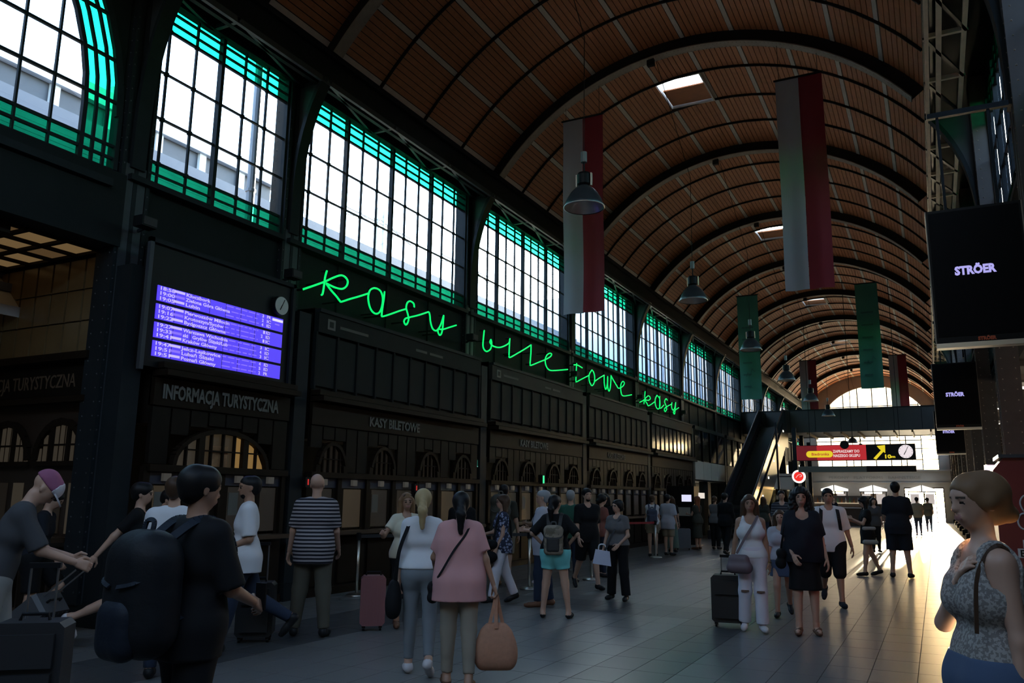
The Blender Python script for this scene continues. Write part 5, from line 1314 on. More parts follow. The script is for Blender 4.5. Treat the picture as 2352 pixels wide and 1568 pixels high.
        if cap:
            F = Field(Hd([0, .05, .15])-.24, Hd([0, .05, .15])+.24, min(h_, .012)); F.cap(Hd([0, -.03, .135]), Hd([0, .022, .13]), .096, .094, .02, flat=(hx, 1.08)); F.cut(Hd([0, 0, .115]), -hz); add('cap_crown', F, cap[0])
            F = Field(Hd([0, .05, .15])-.24, Hd([0, .05, .15])+.24, min(h_, .012)); F.cap(Hd([0, -.03, .135]), Hd([0, .022, .13]), .0985, .0975, .02, flat=(hx, 1.08)); F.cut(Hd([0, 0, .112]), -hz); F.cut(Hd([0, .045, 0]), -hyv); add('cap_front', F, cap[1])
            b = MB(); n = 14; top_ = []
            for i in range(n+1):
                a = pi*i/n; top_.append(np.array([.085*cos(a), .075+.11*sin(a)**.8, .118-.02*sin(a)]))
            v = [Hd(p)*sc for p in top_]+[Hd(p+np.array([0, 0, .012]))*sc for p in top_]
            f = [tuple(range(n, -1, -1)), tuple(range(n+1, 2*n+2))]+[(i, i+1, i+n+2, i+n+1) for i in range(n)]
            b.add(v, f).build('visor', cap[1], o)
        if glasses:
            b = MB()
            for sg in (-1, 1):
                c = Hd([sg*.033, .108, .091]); b.tube([(c+hx*.024*cos(q)+hz*.019*sin(q))*sc for q in np.linspace(0, 2*pi, 13)], .0028, 5); b.tube([Hd([sg*.057, .105, .094])*sc, Hd([sg*.078, .0, .092])*sc], .0025, 5)
            b.tube([Hd([-.01, .112, .094])*sc, Hd([.01, .112, .094])*sc], .0025, 5); b.build('glasses', black, o)
    def W(s, p):
        """local body coordinates (unscaled) -> world"""
        a = s.o.rotation_euler.z; q = np.array(p)*s.s; return Vector((q[0]*cos(a)-q[1]*sin(a)+s.o.location.x, q[0]*sin(a)+q[1]*cos(a)+s.o.location.y, q[2]+s.o.location.z))
    def T(s, q): return s.P+s.Rt @ np.array(q, float)

def soft(name, label, cat, prims, m, h=.014, group=None, cuts=()):
    """a soft bag or pack: blended capsules in world coordinates"""
    pts = np.array([p for a, b, *_ in prims for p in (a, b)], float); r = max(max(q[2:4]) for q in prims)
    F = Field(pts.min(0)-r-.03, pts.max(0)+r+.03, h)
    for a, b, ra, rb, k in prims: F.cap(a, b, ra, rb, k)
    for c, n in cuts: F.cut(c, n)
    P, Q = F.mesh(); c = P.mean(0); c[2] = P[:, 2].min()
    o = bpy.data.objects.new(name, to_mesh(name, (P-c, Q), m)); COL.objects.link(o); o.location = c
    return tag(o, label, cat, group)
def strap(par, pts, m, wd=.035, name='strap', th=.006):
    b = MB(); P = smooth_path([tuple(p) for p in pts], 6)
    for a, c in zip(P, P[1:]): b.bar(a, c, wd, th, up=(0.3, -.8, .5))
    return child(b.build(name, m), par)
def backpack(per, label, m, w_=.30, hgt=.46, dep=.17, m2=None, z0=-.02, h=.014):
    sc = per.s
    def L(x, y, z): return np.array(per.W(per.T([x, y, z])))
    y0 = -.135-dep/2; r = dep/2*.95*sc; x = w_/2-dep/2*.8
    pr = []
    for z in np.linspace(z0+dep/2, z0+hgt-dep/2, 4): pr.append((L(-x, y0, z), L(x, y0, z), r, r, .05))
    pr.append((L(-x*.7, y0, z0+hgt-dep*.4), L(x*.7, y0, z0+hgt-dep*.4), r*.85, r*.85, .05))
    o = soft('backpack', label, 'backpack', pr, m, h)
    F = Field(np.minimum.reduce([np.array(L(q*x, y0-dep/2, z0+z)) for q in (-1, 1) for z in (0, hgt)])-.14, np.maximum.reduce([np.array(L(q*x, y0-dep/2, z0+z)) for q in (-1, 1) for z in (0, hgt)])+.14, h)
    for z in (z0+.08, z0+.13, z0+.18, z0+.23): F.cap(L(-x*.8, y0-dep*.36, z), L(x*.8, y0-dep*.36, z), r*.5, k=.03)
    P, Q = F.mesh(); q = bpy.data.objects.new('front_pocket', to_mesh('front_pocket', (P, Q), m2 or m)); COL.objects.link(q); child(q, o)
    for sg in (-1, 1):
        strap(o, [L(sg*.08, y0+dep*.3, z0+hgt-.03), L(sg*.10, -.06, .535), L(sg*.115, .06, .50), L(sg*.13, .135, .36), L(sg*.15, .06, .16), L(sg*.13, y0+dep*.4, .06)], m2 or m, .05*sc, 'shoulder_strap', .012)
    for sg in (-1, 1): strap(o, [L(sg*(x+r*.8/sc), y0-.01, z0+hgt*.72), L(sg*(x+r*.5/sc), y0-dep*.42, z0+hgt*.62), L(sg*x*.5, y0-dep*.53, z0+hgt*.58)], m2 or m, .02, 'compression_strap', .008)
    b = MB().tube(smooth_path([tuple(L(-x, y0-dep*.42, z0+hgt*.70)), tuple(L(-x*.6, y0-dep*.40, z0+hgt*.86)), tuple(L(x*.6, y0-dep*.40, z0+hgt*.86)), tuple(L(x, y0-dep*.42, z0+hgt*.70))]), .007, 5); child(b.build('zip', m2 or m), o)
    strap(o, [L(-.04, y0, z0+hgt+.0), L(-.03, y0+.01, z0+hgt+.05), L(.03, y0+.01, z0+hgt+.05), L(.04, y0, z0+hgt)], m2 or m, .022, 'grab_handle', .012)
    return o
def suitcase(label, x, y, rz, m, w_=.42, d=.24, hgt=.62, handle=.42, soft_=False, tilt=0.):
    t = tag(empty('suitcase', (x, y, 0), rz), label, 'suitcase'); t.rotation_euler = (tilt, 0, rz)
    e = .035; b = MB()
    prof = [(-w_/2+e, 0), (w_/2-e, 0), (w_/2, e), (w_/2, hgt-e), (w_/2-e, hgt), (-w_/2+e, hgt), (-w_/2, hgt-e), (-w_/2, e)]
    b.prism(prof, (0, d/2, .06), (1, 0, 0), (0, 0, 1), (0, -1, 0), d); sh_ = b.build('shell', m, t)
    if soft_:
        MB().box(-w_/2+.05, w_/2-.05, -d/2-.05, -d/2, .12, .06+hgt*.55).build('front_pocket', m, t); MB().box(-w_/2+.05, w_/2-.05, -d/2-.035, -d/2, .06+hgt*.6, .06+hgt*.9).build('front_pocket', m, t)
    else:
        for k in range(6): xx = -w_/2+.05+(w_-.1)*k/5; MB().box(xx-.008, xx+.008, -d/2-.006, d/2+.006, .09, .03+hgt).build('shell_rib', m, t)
    for sx in (-1, 1):
        for sy in (-1, 1):
            c = (sx*(w_/2-.05), sy*(d/2-.05), .03); w1 = MB(); w1.prism([(.03*cos(2*pi*k/12), .03*sin(2*pi*k/12)) for k in range(12)], (c[0]-.012, c[1], c[2]), (0, 1, 0), (0, 0, 1), (1, 0, 0), .024); w1.build('wheel', black, t)
            MB().box(c[0]-.02, c[0]+.02, c[1]-.02, c[1]+.02, .035, .065).build('wheel_fork', black, t)
    if handle:
        for sx in (-1, 1): MB().tube([(sx*.085, d/2-.04, .05+hgt), (sx*.085, d/2-.04, .06+hgt+handle)], .009, 6).build('handle_tube', steel, t)
        MB().box(-.10, .10, d/2-.06, d/2-.02, .05+hgt+handle, .085+hgt+handle).build('grip', black, t)
    MB().tube([(-.09, 0, .06+hgt), (-.08, 0, .10+hgt), (.08, 0, .10+hgt), (.09, 0, .06+hgt)], .012, 6).build('carry_handle', black, t)
    return t
# ------------------------------------------------------------------ the people
def C(n, c, r=.8, var=.08, sc=6): return M('cloth_'+n, c, r, 0, var, sc, spec=.2)
def PAT(n, kind, c1, c2, sc):
    m = bpy.data.materials.new('cloth_'+n); m.use_nodes = True; nt = m.node_tree; b = nt.nodes['Principled BSDF']; b.inputs['Roughness'].default_value = .8; b.inputs['Specular IOR Level'].default_value = .2
    tc = nt.nodes.new('ShaderNodeTexCoord'); rp_ = nt.nodes.new('ShaderNodeValToRGB'); rp_.color_ramp.interpolation = 'CONSTANT'
    if kind == 'stripe':
        t = nt.nodes.new('ShaderNodeTexWave'); t.wave_type = 'BANDS'; t.bands_direction = 'Z'; t.inputs['Scale'].default_value = sc; t.inputs['Distortion'].default_value = .3; fac = t.outputs['Fac']
        rp_.color_ramp.elements[1].position = .5
    else:
        t = nt.nodes.new('ShaderNodeTexVoronoi') if kind == 'floral' else nt.nodes.new('ShaderNodeTexNoise'); t.inputs['Scale'].default_value = sc; fac = t.outputs['Distance'] if kind == 'floral' else t.outputs['Fac']
        rp_.color_ramp.elements[1].position = .42 if kind == 'floral' else .5
    rp_.color_ramp.elements[0].color = (*c1, 1); rp_.color_ramp.elements[1].color = (*c2, 1)
    nt.links.new(tc.outputs['Object'], t.inputs['Vector']); nt.links.new(fac, rp_.inputs[0]); nt.links.new(rp_.outputs[0], b.inputs['Base Color']); return m
blk = C('black', (.007, .007, .008)); wht = C('white', (.68, .66, .66)); gry = C('grey', (.06, .06, .064)); pink = C('pink', (.60, .30, .29)); beige = C('beige', (.26, .22, .17)); jean = C('jeans_dark', (.025, .035, .06)); jeanl = C('jeans_pale', (.19, .205, .22)); denim = C('denim', (.07, .10, .165)); mint = C('mint', (.20, .62, .60)); khaki = C('khaki', (.10, .088, .066)); navy = C('navy', (.012, .014, .021)); cream = C('cream', (.60, .55, .42)); wjean = C('white_jeans', (.66, .62, .66)); green = C('green', (.03, .10, .07)); skirtg = C('sage', (.14, .19, .15)); redd = C('dark_red', (.15, .02, .022)); lightb = C('pale_shirt', (.42, .41, .45)); gtee = C('grey_tee', (.13, .12, .12)); tan = C('tan', (.28, .22, .15)); brick = C('brick', (.22, .08, .06)); olive = C('olive', (.045, .045, .035))
stripe = PAT('striped', 'stripe', (.012, .012, .018), (.32, .28, .28), 7.5); floral = PAT('floral', 'floral', (.28, .30, .42), (.03, .035, .06), 22); knit = PAT('speckled', 'noise', (.20, .175, .16), (.36, .325, .29), 85); dkstr = PAT('dark_striped', 'stripe', (.02, .022, .03), (.09, .09, .10), 5); art = PAT('printed', 'noise', (.17, .14, .10), (.27, .22, .165), 9)
hbk = C('hair_black', (.010, .009, .009), .5); hbr = C('hair_brown', (.06, .032, .018), .5); hlb = C('hair_light_brown', (.20, .11, .055), .5); hbl = C('hair_blond', (.42, .30, .15), .5); hred = C('hair_red', (.22, .07, .03), .5); hgr = C('hair_grey', (.30, .30, .30), .5)
shb = C('shoe_black', (.015, .015, .016), .5); shw = C('shoe_white', (.6, .55, .55), .5); shbr = C('shoe_brown', (.15, .07, .04), .5)
def fc(x, y, off=0): return math.degrees(atan2(x, -y))+off
def pers(label, x, y, off, absang=None, **k):
    return Person('person', label, x, y, fc(x, y, off) if absang is None else absang, **k)
WALK = dict(lleg=(18, 1, 6), rleg=(-16, 1, 22), foot=(0, -35))
WALK2 = dict(rleg=(18, 1, 6), lleg=(-16, 1, 22), foot=(-35, 0))
STEP = dict(lleg=(9, 2, 4), rleg=(-8, 2, 8), foot=(0, -10))

# foreground man with the backpack
p = pers('man in black seen from behind with a large black backpack, closest at the lower left', -3.46, 3.15, 0, absang=-8, H=1.72, skin='tan', head=(-6, 4, 0), larm=(10, 10, 20, 10), rarm=(14, 12, 62, 30), h=.012, hair='short', hairm=hbk, top=(1.0, -.16, blk, .03), bottom=('trousers', 2, blk, .03), shoes=shb, curl=(.5, .9), **STEP)
bpk = M('pack_black', (.009, .010, .012), .6, 0, .3, 9, spec=.2, bump=.5); bpk2 = M('pack_navy', (.010, .014, .022), .6, 0, .3, 9, spec=.2, bump=.5)
backpack(p, 'large black backpack on the foreground man in black', bpk, .38, .62, .30, bpk2, -.14)
ph = p.W(p.wri['r']+p.hnd['r'][0]*.09); t = tag(empty('phone', ph, 0), 'phone in the hand of the foreground man in black', 'phone'); part(MB().box(ph.x-.035, ph.x+.035, ph.y-.005, ph.y+.005, ph.z-.02, ph.z+.12), 'phone_body', black, t)
# left edge
p = pers('bent man in a pink and white cap, grey shirt, white shorts, leftmost of all', -6.30, 3.83, 88, H=1.80, lean=20, head=(0, 32, 0), rarm=(48, 6, 42, 10), larm=(45, 6, 50, 10), h=.013, cap=(C('cap_pink', (.30, .10, .17)), C('cap_white', (.55, .5, .52))), top=(.95, -.18, gry, .026), bottom=('shorts', .97, C('short_white', (.30, .29, .27)), .035), shoes=shb, curl=(1, 1), **STEP)
suitcase('dark soft suitcase standing before the man in the pink cap', -5.42, 3.62, radians(40), M('case_black', (.014, .014, .016), .5), .44, .26, .70, .34, True)
p = pers('person in a dark shirt and shorts stepping, bare calves, behind the man in the cap', -9.05, 5.95, 75, H=1.64, lean=10, head=(0, 20, 0), rarm=(20, 5, 30, 10), hair='short', hairm=hbk, top=(.8, -.1, navy), bottom=('shorts', .9, blk, .03), shoes=shw, lleg=(40, 2, 60), rleg=(4, 1, 6), foot=(0, 0))
p = pers('person in black pulling a slanted suitcase, striding beside the big column', -7.75, 6.2, 78, H=1.74, lean=4, rarm=(-38, 8, 5, 0), larm=(30, 5, 60, 10), hair='short', hairm=hbk, top=(.7, -.12, blk), bottom=('shorts', .8, blk, .03), shoes=shw, lleg=(22, 1, 6), rleg=(-22, 1, 45), foot=(0, -55))
hp_ = p.W(p.wri['r'])
t = suitcase('slanted grey suitcase trailing behind the striding person in black', -8.75, 5.55, 0, M('case_grey', (.07, .07, .075), .5), .40, .24, .58, .46)
dx, dy = hp_.x+8.75, hp_.y-5.55; t.rotation_euler = (radians(52), 0, atan2(dy, dx)+pi/2); t.location.z = .09
p = pers('dark haired person in black looking at a phone beside the striding person', -8.25, 7.0, 70, H=1.63, head=(0, 28, 0), rarm=(25, 8, 85, 25), larm=(20, 8, 80, 25), hair='short', hairm=hbk, top=(.6, -.1, blk), bottom=('trousers', 2, blk), shoes=shb, curl=(1, 1))
p = pers('man in a white shirt mostly hidden behind the head of the backpack man', -6.22, 5.37, 165, H=1.73, hair='short', hairm=hbr, top=(.95, -.14, wht, .026), bottom=('trousers', 2, jean, .02), shoes=shb, sex='m', rarm=(20, 10, 60, 20), larm=(5, 10, 20, 10))
p = pers('balding bearded man in a white tee shirt walking left in dark jeans', -6.58, 6.64, -88, H=1.80, h=.012, skin='tan', hair='buzz', hairm=hbk, beard=hbk, head=(5, 2, 0), top=(.9, -.16, wht, .026), bottom=('trousers', 2, jean, .022), shoes=shb, larm=(-5, 8, 75, 25), rarm=(12, 8, 70, 25), lleg=(16, 1, 5), rleg=(-20, 1, 40), foot=(0, -50), curl=(.9, .9))
p = pers('bald man in a black and white striped shirt standing with his back turned', -6.53, 7.69, 170, H=1.83, h=.012, hair=None, top=(.85, -.17, stripe, .028), bottom=('trousers', 2, khaki, .028), shoes=shb, larm=(6, 14, 14, 8), rarm=(10, 10, 30, 10), lleg=(2, 6, 2), rleg=(0, 4, 2), fat=1.08)
suitcase('black suitcase with a pulled out steel handle beside the striped shirt man', -6.85, 7.15, radians(35), M('case_black2', (.012, .012, .013), .5), .40, .25, .58, .40, True)
# middle group
p = pers('woman with sunglasses on her head facing the camera in a cream top', -6.02, 8.82, 12, sex='f', H=1.62, h=.012, skin='tan', hair='long', hairm=hlb, top=(.6, -.06, cream), bottom=('skirt', .55, blk, .0), shoes=shbr, rarm=(15, 38, 75, -20), larm=(10, 12, 60, 20))
b = MB(); hx_ = p.Rh[:, 0]
for sg in (-1, 1): b.tube([Vector((p.Hd([sg*.035, .075, .168])+hx_*.022*cos(q)+p.Rh[:, 1]*.0*cos(q)+p.Rh[:, 2]*.018*sin(q))*p.s) for q in np.linspace(0, 2*pi, 11)], .005, 5)
b.build('sunglasses', black, p.o)
suitcase('dark pink hard suitcase standing left of the blonde woman', -6.22, 8.45, radians(38), M('case_pink', (.26, .10, .10), .35), .30, .22, .58, 0)
p = pers('blonde woman with a ponytail in a white sweater and pale jeans seen from behind', -4.37, 6.68, 178, sex='f', H=1.65, h=.011, hair='ponytail', hairm=hbl, top=(1.95, .03, wht, .016), bottom=('trousers', 1.9, jeanl, .010, .14), shoes=shw, larm=(0, 8, 12, 10), rarm=(8, 8, 40, 15), lleg=(2, 1, 4), rleg=(-12, 1, 20), foot=(0, -30))
L_ = lambda q: np.array(p.W(p.T(q)))
bag = soft('shoulder_bag', 'black shoulder bag hanging at the left side of the blonde woman', 'bag', [(L_([-.27, .05+w, z]), L_([-.26, -.07-w, z]), r_, r_, .05) for z, w, r_ in ((-.12, .0, .04), (-.18, .02, .055), (-.24, .04, .065), (-.30, .05, .07), (-.37, .05, .065))], blk, .014)
strap(bag, [L_([-.25, -.05, -.10]), L_([-.22, -.12, .2]), L_([-.13, -.075, .47]), L_([-.125, .0, .52]), L_([-.16, .12, .38]), L_([-.24, .11, .1]), L_([-.27, .06, -.10])], blk, .035)
p = pers('woman with dark tied hair in a pink blouse and beige trousers seen from behind', -3.75, 6.34, 180, sex='f', H=1.615, h=.011, skin='tan', hair='ponytail', hairm=hbk, fat=1.12, top=(.75, -.19, pink, .026, .02), bottom=('trousers', 1.92, beige, .016), shoes=shbr, shoe_kind='sandal', larm=(14, 20, 45, 20), rarm=(-6, 19, 6, 5), curl=(.6, 1.3), lleg=(4, 1, 4), rleg=(-6, 1, 8), foot=(0, -10))
L_ = lambda q: np.array(p.W(p.T(q)))
cross = tag(empty('crossbody_bag', L_([-.24, .1, -.1])), 'small black crossbody bag and strap on the woman in pink', 'bag')
q = soft('pouch', None, None, [(L_([-.25, .13, -.08]), L_([-.25, .02, -.08]), .05, .05, .03), (L_([-.25, .13, -.17]), L_([-.25, .02, -.17]), .05, .05, .03)], blk); child(q, cross)
strap(cross, [L_([-.26, -.02, -.06]), L_([-.17, -.165, .08]), L_([-.06, -.155, .27]), L_([.05, -.125, .42]), L_([.10, -.03, .535]), L_([.06, .09, .47])], blk, .018)
hw_ = np.array(p.W(p.wri['r']+p.hnd['r'][0]*.09))
bagm = M('woven_bag_tan', (.42, .20, .12), .8, 0, .2, 30)
bag = soft('hand_bag', 'tan woven carrier bag in the right hand of the woman in pink', 'bag', [(hw_+np.array([-w*.86, -w*.5, z]), hw_+np.array([w*.86, w*.5, z]), r_, r_, .04) for z, w, r_ in ((-.26, .06, .03), (-.31, .08, .055), (-.37, .09, .07), (-.43, .10, .08), (-.49, .105, .082), (-.545, .10, .075))], bagm, .012)
for sg in (-1, 1): strap(bag, [hw_+np.array([sg*.045, sg*.05, -.27]), hw_+np.array([sg*.015, sg*.03, -.12]), hw_+np.array([0, sg*.005, .0]), hw_+np.array([-sg*.005, sg*.02, -.12]), hw_+np.array([-sg*.03, sg*.05, -.27])], bagm, .03, 'handle')
p = pers('woman with glasses in a floral top facing left by the barrier', -6.06, 11.5, -78, sex='f', H=1.61, hair='bob', hairm=hbr, glasses=True, top=(.12, -.14, floral, .02), bottom=('wide', 2, wjean, .02), shoes=shb, larm=(5, 6, 20, 10), rarm=(20, 8, 60, 10), lleg=(14, 1, 4), rleg=(-12, 1, 12), foot=(0, -20))
L_ = lambda q: np.array(p.W(p.T(q)))
bag = soft('shoulder_bag', 'black bag of the woman in the floral top', 'bag', [(L_([-.18, .18, .0]), L_([.02, .2, .0]), .07, .07, .05), (L_([-.2, .2, -.2]), L_([.04, .22, -.2]), .08, .08, .05)], blk); strap(bag, [L_([-.18, .17, .05]), L_([-.15, .1, .4]), L_([-.12, .0, .53]), L_([-.1, -.11, .4]), L_([-.1, -.14, .1])], blk)
p = pers('dark figure with black hair standing behind the woman in pink', -7.25, 12.3, 175, H=1.66, h=.02, hair='short', hairm=hbk, top=(1.9, -.12, blk, .03), bottom=('trousers', 2, blk), shoes=shb)
p = pers('traveller in beige shorts under a tall olive backpack at the barrier', -7.18, 13.72, 165, H=1.80, h=.018, hair='short', hairm=hbk, top=(.8, -.12, olive), bottom=('shorts', .85, tan, .03), shoes=shbr)
backpack(p, 'tall olive travel backpack on the person in beige shorts', M('pack_olive', (.055, .05, .035), .7, 0, .3, 9), .34, .74, .26, None, -.10, .02)
p = pers('person in a white tee shirt holding a sheet, facing left at the barrier', -6.72, 14.45, -120, H=1.66, h=.018, hair='short', hairm=hbk, top=(.9, -.17, wht, .024), bottom=('shorts', .95, jean, .03), shoes=shw, larm=(20, 8, 80, 20), rarm=(15, 8, 80, 30))
p = pers('shaven headed man in a loose pale shirt and dark jeans facing left', -5.35, 11.47, -98, H=1.69, h=.012, fat=1.08, hair='buzz', hairm=hgr, top=(.9, -.18, lightb, .035), bottom=('trousers', 2, jean, .02), shoes=shbr, larm=(10, 8, 90, 30), rarm=(10, 8, 95, 40), lleg=(6, 2, 4), rleg=(-6, 2, 4))
L_ = lambda q: np.array(p.W(p.T(q)))
tag(strap(p.o, [L_([.12, -.13, .1]), L_([.10, -.12, .40]), L_([.03, -.06, .53]), L_([-.1, .10, .44]), L_([-.2, .13, .1])], navy, .03, 'bag_strap'), 'dark strap over the shoulder')
p = pers('woman in mint green shorts and black top, hands on hips, seen from behind', -4.69, 10.48, 172, sex='f', H=1.62, h=.012, hair='ponytail', hairm=hbk, fat=1.08, top=(.98, .02, blk, .024), bottom=('shorts', .52, mint, .03), shoes=shb, shoe_kind='sandal', larm=(-18, 42, 92, 62), rarm=(-18, 42, 92, 62), lleg=(2, 7, 0), rleg=(2, 7, 0), curl=(.7, .7), head=(-25, 0, 0))
backpack(p, 'small printed beige backpack on the woman in mint shorts', art, .27, .42, .13, M('pack_strap_dark', (.02, .02, .02), .6), -.05, .012)
p = pers('grey haired person in a dark green shirt by the ticket counter', -6.34, 14.9, 175, H=1.72, h=.022, hair='short', hairm=hgr, top=(.8, -.12, green), bottom=('trousers', 2, jean), shoes=shb)
p = pers('bearded man in a black tee shirt and black shorts stepping forward', -5.67, 14.09, 22, H=1.77, h=.014, hair='short', hairm=hbk, beard=hbk, top=(.9, -.14, blk, .024), bottom=('shorts', .97, blk, .035), shoes=shb, rarm=(5, 6, 20, 10), larm=(-15, 8, 15, 10), **WALK)
p = pers('woman with dark hair in a brick red top in the ticket queue', -6.22, 16.26, 120, sex='f', H=1.66, h=.022, hair='bun', hairm=hbk, top=(.6, -.1, brick), bottom=('trousers', 2, jean), shoes=shb, rarm=(10, 10, 70, 20), head=(0, 15, 0))
p = pers('dark haired person in black behind the woman in brick red', -6.6, 17.5, 160, H=1.68, h=.025, hair='bob', hairm=hbk, top=(1.9, -.1, blk), bottom=('trousers', 2, blk), shoes=shb)
p = pers('woman in a grey tee shirt and black trousers with a white bag', -4.64, 12.83, -22, sex='f', H=1.56, h=.013, hair='bun', hairm=hbk, head=(-25, 0, 0), top=(.62, .0, gtee, .018), bottom=('wide', 2, blk, .03), shoes=shb, rarm=(2, 12, 14, 8), larm=(6, 12, 55, 45), lleg=(4, 5, 3), rleg=(-3, 5, 3))
L_ = lambda q: np.array(p.W(p.T(q)))
hb = tag(empty('hand_bag', L_([.30, .06, -.3])), 'white bag held by the woman in the grey tee shirt', 'bag')
x_, y_, z_ = L_([.27, .10, -.22]); part(MB().prism([(-.15, -.09), (.15, -.13), (.13, .10), (-.10, .13)], (x_, y_, z_), (.95, .3, 0), (0, 0, 1), (.3, -.95, 0), .06), 'pouch', M('bag_white', (.62, .64, .78), .5), hb)
strap(hb, [(x_-.06, y_, z_+.12), (x_-.04, y_, z_+.2), (x_+.05, y_, z_+.2), (x_+.08, y_, z_+.11)], wht, .02, 'handle'); strap(hb, [L_([.2, .12, -.1]), L_([.05, .13, .2]), L_([-.08, .08, .45]), L_([-.1, -.02, .53])], gry, .03)
# far queue on the left
p = pers('woman in a white top with a blue backpack in the far queue', -7.18, 22.73, 178, sex='f', H=1.68, h=.024, hair='bun', hairm=hbr, top=(.1, -.05, wht), bottom=('shorts', .6, tan, .03), shoes=shb)
backpack(p, 'blue grey backpack on the woman in the white top', M('pack_blue', (.05, .06, .10), .7), .28, .42, .15, None, -.02, .024)
p = pers('man in a pale shirt and shorts next to the blue backpack', -6.95, 23.5, 150, H=1.70, h=.024, hair='short', hairm=hbk, top=(.9, -.2, lightb, .03), bottom=('shorts', .9, tan, .03), shoes=shb)
p = pers('person in black with a dark backpack and sage skirt in the far queue', -7.25, 24.9, 170, sex='f', H=1.66, h=.024, hair='bob', hairm=hbr, top=(.7, -.02, blk), bottom=('skirt', .80, skirtg, .03), shoes=shb)
backpack(p, 'black backpack over the sage skirt in the far queue', bpk, .32, .46, .2, None, -.06, .024)
suitcase('grey suitcase standing beside the red haired woman', -7.3, 26.3, radians(14), M('case_slate', (.16, .165, .19), .4), .46, .26, .60, 0)
p = pers('red haired woman in a dark dress at the ticket machine', -6.95, 26.75, -125, sex='f', H=1.66, h=.022, hair='verylong', hairm=hred, top=(.5, -.1, olive), bottom=('skirt', .55, olive, .01), shoes=shbr, larm=(20, 8, 80, 20))
p = pers('woman with a bag standing just left of the escalator', -6.47, 27.2, 160, sex='f', H=1.68, h=.024, hair='bun', hairm=hbr, top=(.3, -.1, gtee), bottom=('trousers', 2, blk, .03), shoes=shb)
p = pers('man all in black standing at the foot of the escalator', -5.53, 24.53, 150, H=1.76, h=.022, hair='short', hairm=hbk, top=(1.9, -.15, blk, .03), bottom=('trousers', 2, blk, .03), shoes=shb, lleg=(14, 1, 4), rleg=(-12, 1, 14), foot=(0, -20))
p = pers('person in a dark striped shirt walking between the two front women', -3.40, 21.2, 5, H=1.80, h=.02, hair='short', hairm=hbk, top=(.9, -.14, dkstr), bottom=('trousers', 2, jean), shoes=shb, **STEP)
# walking towards the camera
p = pers('woman in a white strap top and torn white jeans pulling a suitcase', -2.12, 10.76, 3, sex='f', H=1.635, h=.011, skin='tan', hair='long', hairm=hbr, top=(-1, -.02, wht, .010, 0, .03), bottom=('wide', 2, wjean, .03, .13), shoes=shw, rarm=(-8, 12, 6, 5), larm=(-3, 8, 8, 8), lleg=(5, 1, 3), rleg=(-5, 2, 8), foot=(0, -8), curl=(.4, 1.3))
L_ = lambda q: np.array(p.W(p.T(q)))
bag = soft('crossbody_bag', 'mauve crossbody bag at the hip of the woman in white', 'bag', [(L_([.10, .16, -.03]), L_([.25, .12, -.03]), .055, .055, .05), (L_([.08, .17, -.14]), L_([.26, .12, -.14]), .075, .075, .05)], M('bag_mauve', (.13, .09, .10), .6), .011); strap(bag, [L_([.2, .14, .04]), L_([.08, .145, .25]), L_([-.03, .12, .42]), L_([-.10, .02, .53]), L_([-.05, -.11, .4])], M('bag_mauve', (.13, .09, .10)), .03)
b = MB()
for k in 'lr':
    kk = p.W(p.kne[k]); d = Vector((-kk.x, -kk.y, 0)).normalized(); r_ = Vector((-d.y, d.x, 0)); c0 = kk+d*.088+Vector((0, 0, .01)); b.prism([(-.05, -.008), (0, -.02), (.05, -.006), (.045, .012), (-.045, .012)], c0, r_, (0, 0, 1), d, .012)
child(b.build('torn_knee', SKINS['dark']), p.o)
hw_ = p.W(p.wri['r']+p.hnd['r'][0]*.09); suitcase('black soft suitcase pulled by the woman in white', hw_.x-.10, hw_.y+.26, radians(fc(-2.12, 10.76, 178)), M('case_black3', (.010, .010, .011), .5), .42, .26, .58, .22, True)
tag(MB().tube([p.W(p.wri['l']+np.array([.026*cos(q), .026*sin(q), 0])) for q in np.linspace(0, 2*pi, 12)], .008, 6).build('wristwatch', M('brass', (.7, .5, .2), .25, 1)), 'golden watch on the wrist of the woman in white', 'watch')
p = pers('girl with long hair and fringe in a denim skirt behind the woman in white', -2.02, 12.35, 0, sex='f', H=1.46, h=.013, hair='long', hairm=hbr, top=(.9, -.02, lightb), bottom=('skirt', .26, denim, .03), shoes=shb, **WALK2)
p = pers('woman with big curly hair in a black blouse and black knee length skirt', -1.52, 10.92, 3, sex='f', H=1.73, h=.011, fat=1.18, hair='curly', hairm=hbk, top=(.85, -.10, navy, .026, .02, .05), bottom=('skirt', .40, blk, .02), shoes=shbr, shoe_kind='sandal', rarm=(4, 12, 45, 40), larm=(0, 14, 18, 10), lleg=(4, 1, 6), rleg=(8, 1, 3), foot=(0, 0))
L_ = lambda q: np.array(p.W(p.T(q)))
bag = soft('shoulder_bag', 'small black bag at the side of the curly haired woman', 'bag', [(L_([.27, .10, .0]), L_([.27, -.05, .0]), .06, .06, .04), (L_([.28, .10, -.12]), L_([.28, -.06, -.12]), .065, .065, .04)], blk, .013); strap(bag, [L_([.27, .02, .05]), L_([.22, .08, .3]), L_([.13, .02, .53]), L_([.2, -.1, .3])], blk, .025)
p = pers('young man in a white tee shirt and black shorts walking behind the curly haired woman', -1.52, 13.86, 4, H=1.77, h=.012, skin='tan', hair='short', hairm=hbk, top=(.95, -.14, wht, .028), bottom=('shorts', 1.0, blk, .04), shoes=navy, larm=(-10, 14, 10, 5), rarm=(12, 8, 15, 8), lleg=(10, 1, 3), rleg=(-12, 1, 40), foot=(0, -45))
backpack(p, 'dark backpack on the young man in white, one strap in front', bpk, .28, .44, .15, None, -.02, .016)
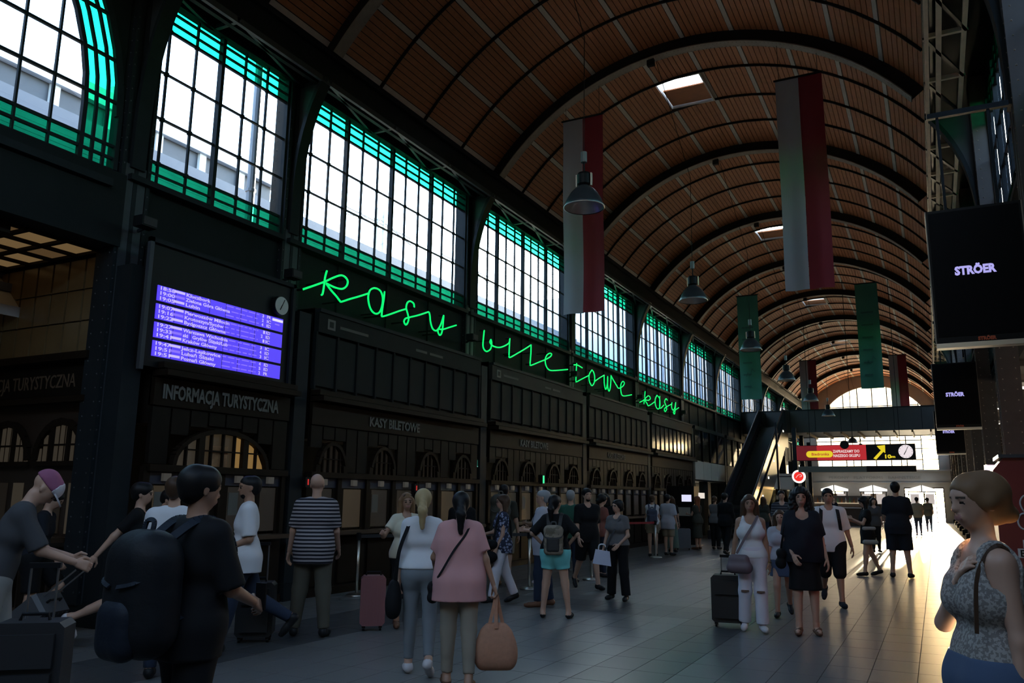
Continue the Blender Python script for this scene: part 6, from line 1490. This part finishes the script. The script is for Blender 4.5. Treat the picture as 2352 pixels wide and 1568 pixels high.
p = pers('young woman with long hair standing sideways, dark against the light', -1.42, 19.82, -75, sex='f', H=1.68, h=.016, hair='verylong', hairm=hbk, top=(.5, .08, blk), bottom=('skirt', .22, blk, .02), shoes=shb, larm=(25, 6, 95, 20), rarm=(20, 6, 90, 20), head=(0, 20, 0), lleg=(10, 1, 4), rleg=(-12, 1, 12), foot=(0, -15))
L_ = lambda q: np.array(p.W(p.T(q)))
soft('tote_bag', 'pale tote bag hanging from the young woman seen sideways', 'bag', [(L_([-.17, -.12, .1]), L_([-.17, .1, .1]), .04, .04, .04), (L_([-.18, -.14, -.2]), L_([-.18, .1, -.2]), .05, .05, .05)], C('tote', (.35, .34, .32)), .018)
p = pers('tall man in a dark tee shirt and shorts, dark against the sunlit floor', -.78, 19.66, 176, H=1.98, h=.015, hair='short', hairm=hbk, top=(.9, -.16, navy, .026), bottom=('shorts', .98, navy, .045), shoes=shb, larm=(10, 8, 70, 30), rarm=(8, 8, 60, 30), lleg=(0, 4, 1), rleg=(0, 4, 1))
# far figures by the end of the hall
far = [(-1.8, 28.8, 10, 'f', 'long', hbk, gry, blk, 'woman with long hair far off, just right of the sideways young woman'), (-1.55, 33.4, 170, 'm', 'short', hbk, brick, jean, 'man in a dark red shirt far off, left of the tall dark man'), (-.85, 43.5, 178, 'm', 'short', hbk, tan, jean, 'brownish figure far off, right of the tall dark man'), (-.45, 49, 175, 'm', 'short', hbk, khaki, jean, 'farthest brown figure near the glass door'),
       (-4.6, 44, 30, 'm', 'short', hbr, navy, jean, 'dark figure far off under the round red sign'), (-3.0, 47, 160, 'f', 'bob', hbk, blk, blk, 'dark figure far off before the snack bar'), (-2.6, 40, 20, 'm', 'short', hbk, gry, jean, 'grey figure far off left of the sideways young woman'), (-5.6, 31, 150, 'f', 'long', hbr, olive, jean, 'figure in olive far off beside the escalator foot')]
for x, y, off, sx, hr, hm, tp, bt, lb in far:
    pers(lb, x, y, off, sex=sx, H=1.76 if sx == 'm' else 1.68, h=.03, hair=hr, hairm=hm, top=(.9, -.12, tp), bottom=('trousers', 2, bt), shoes=shb, hands=y < 36)
# right edge
p = pers('smiling woman in a speckled sleeveless top and denim shorts at the right edge', .14, 3.78, -66, sex='f', H=1.70, h=.0095, hair='bun', hairm=hlb, head=(8, 2, 0), top=(-.5, -.10, knit, .016, .0, .05), bottom=('shorts', .62, denim, .045, .10), shoes=shw, larm=(-4, 8, 10, 8), rarm=(20, 8, 140, 64), lleg=(3, 2, 2), rleg=(-2, 2, 4), curl=(.5, .45))
L_ = lambda q: np.array(p.W(p.T(q)))
tag(strap(p.o, [L_([-.12, -.13, .1]), L_([-.13, -.11, .35]), L_([-.125, -.02, .525]), L_([-.135, .08, .42]), L_([-.17, .12, .2])], hbr, .014, 'bag_strap'), 'thin dark bag strap over the shoulder')
p = pers('person in dark red half hidden behind the smiling woman at the right edge', .78, 5.3, 20, sex='m', H=1.60, h=.016, hair='short', hairm=hbk, top=(1.9, -.12, redd, .03), bottom=('trousers', 2, blk), shoes=shb)
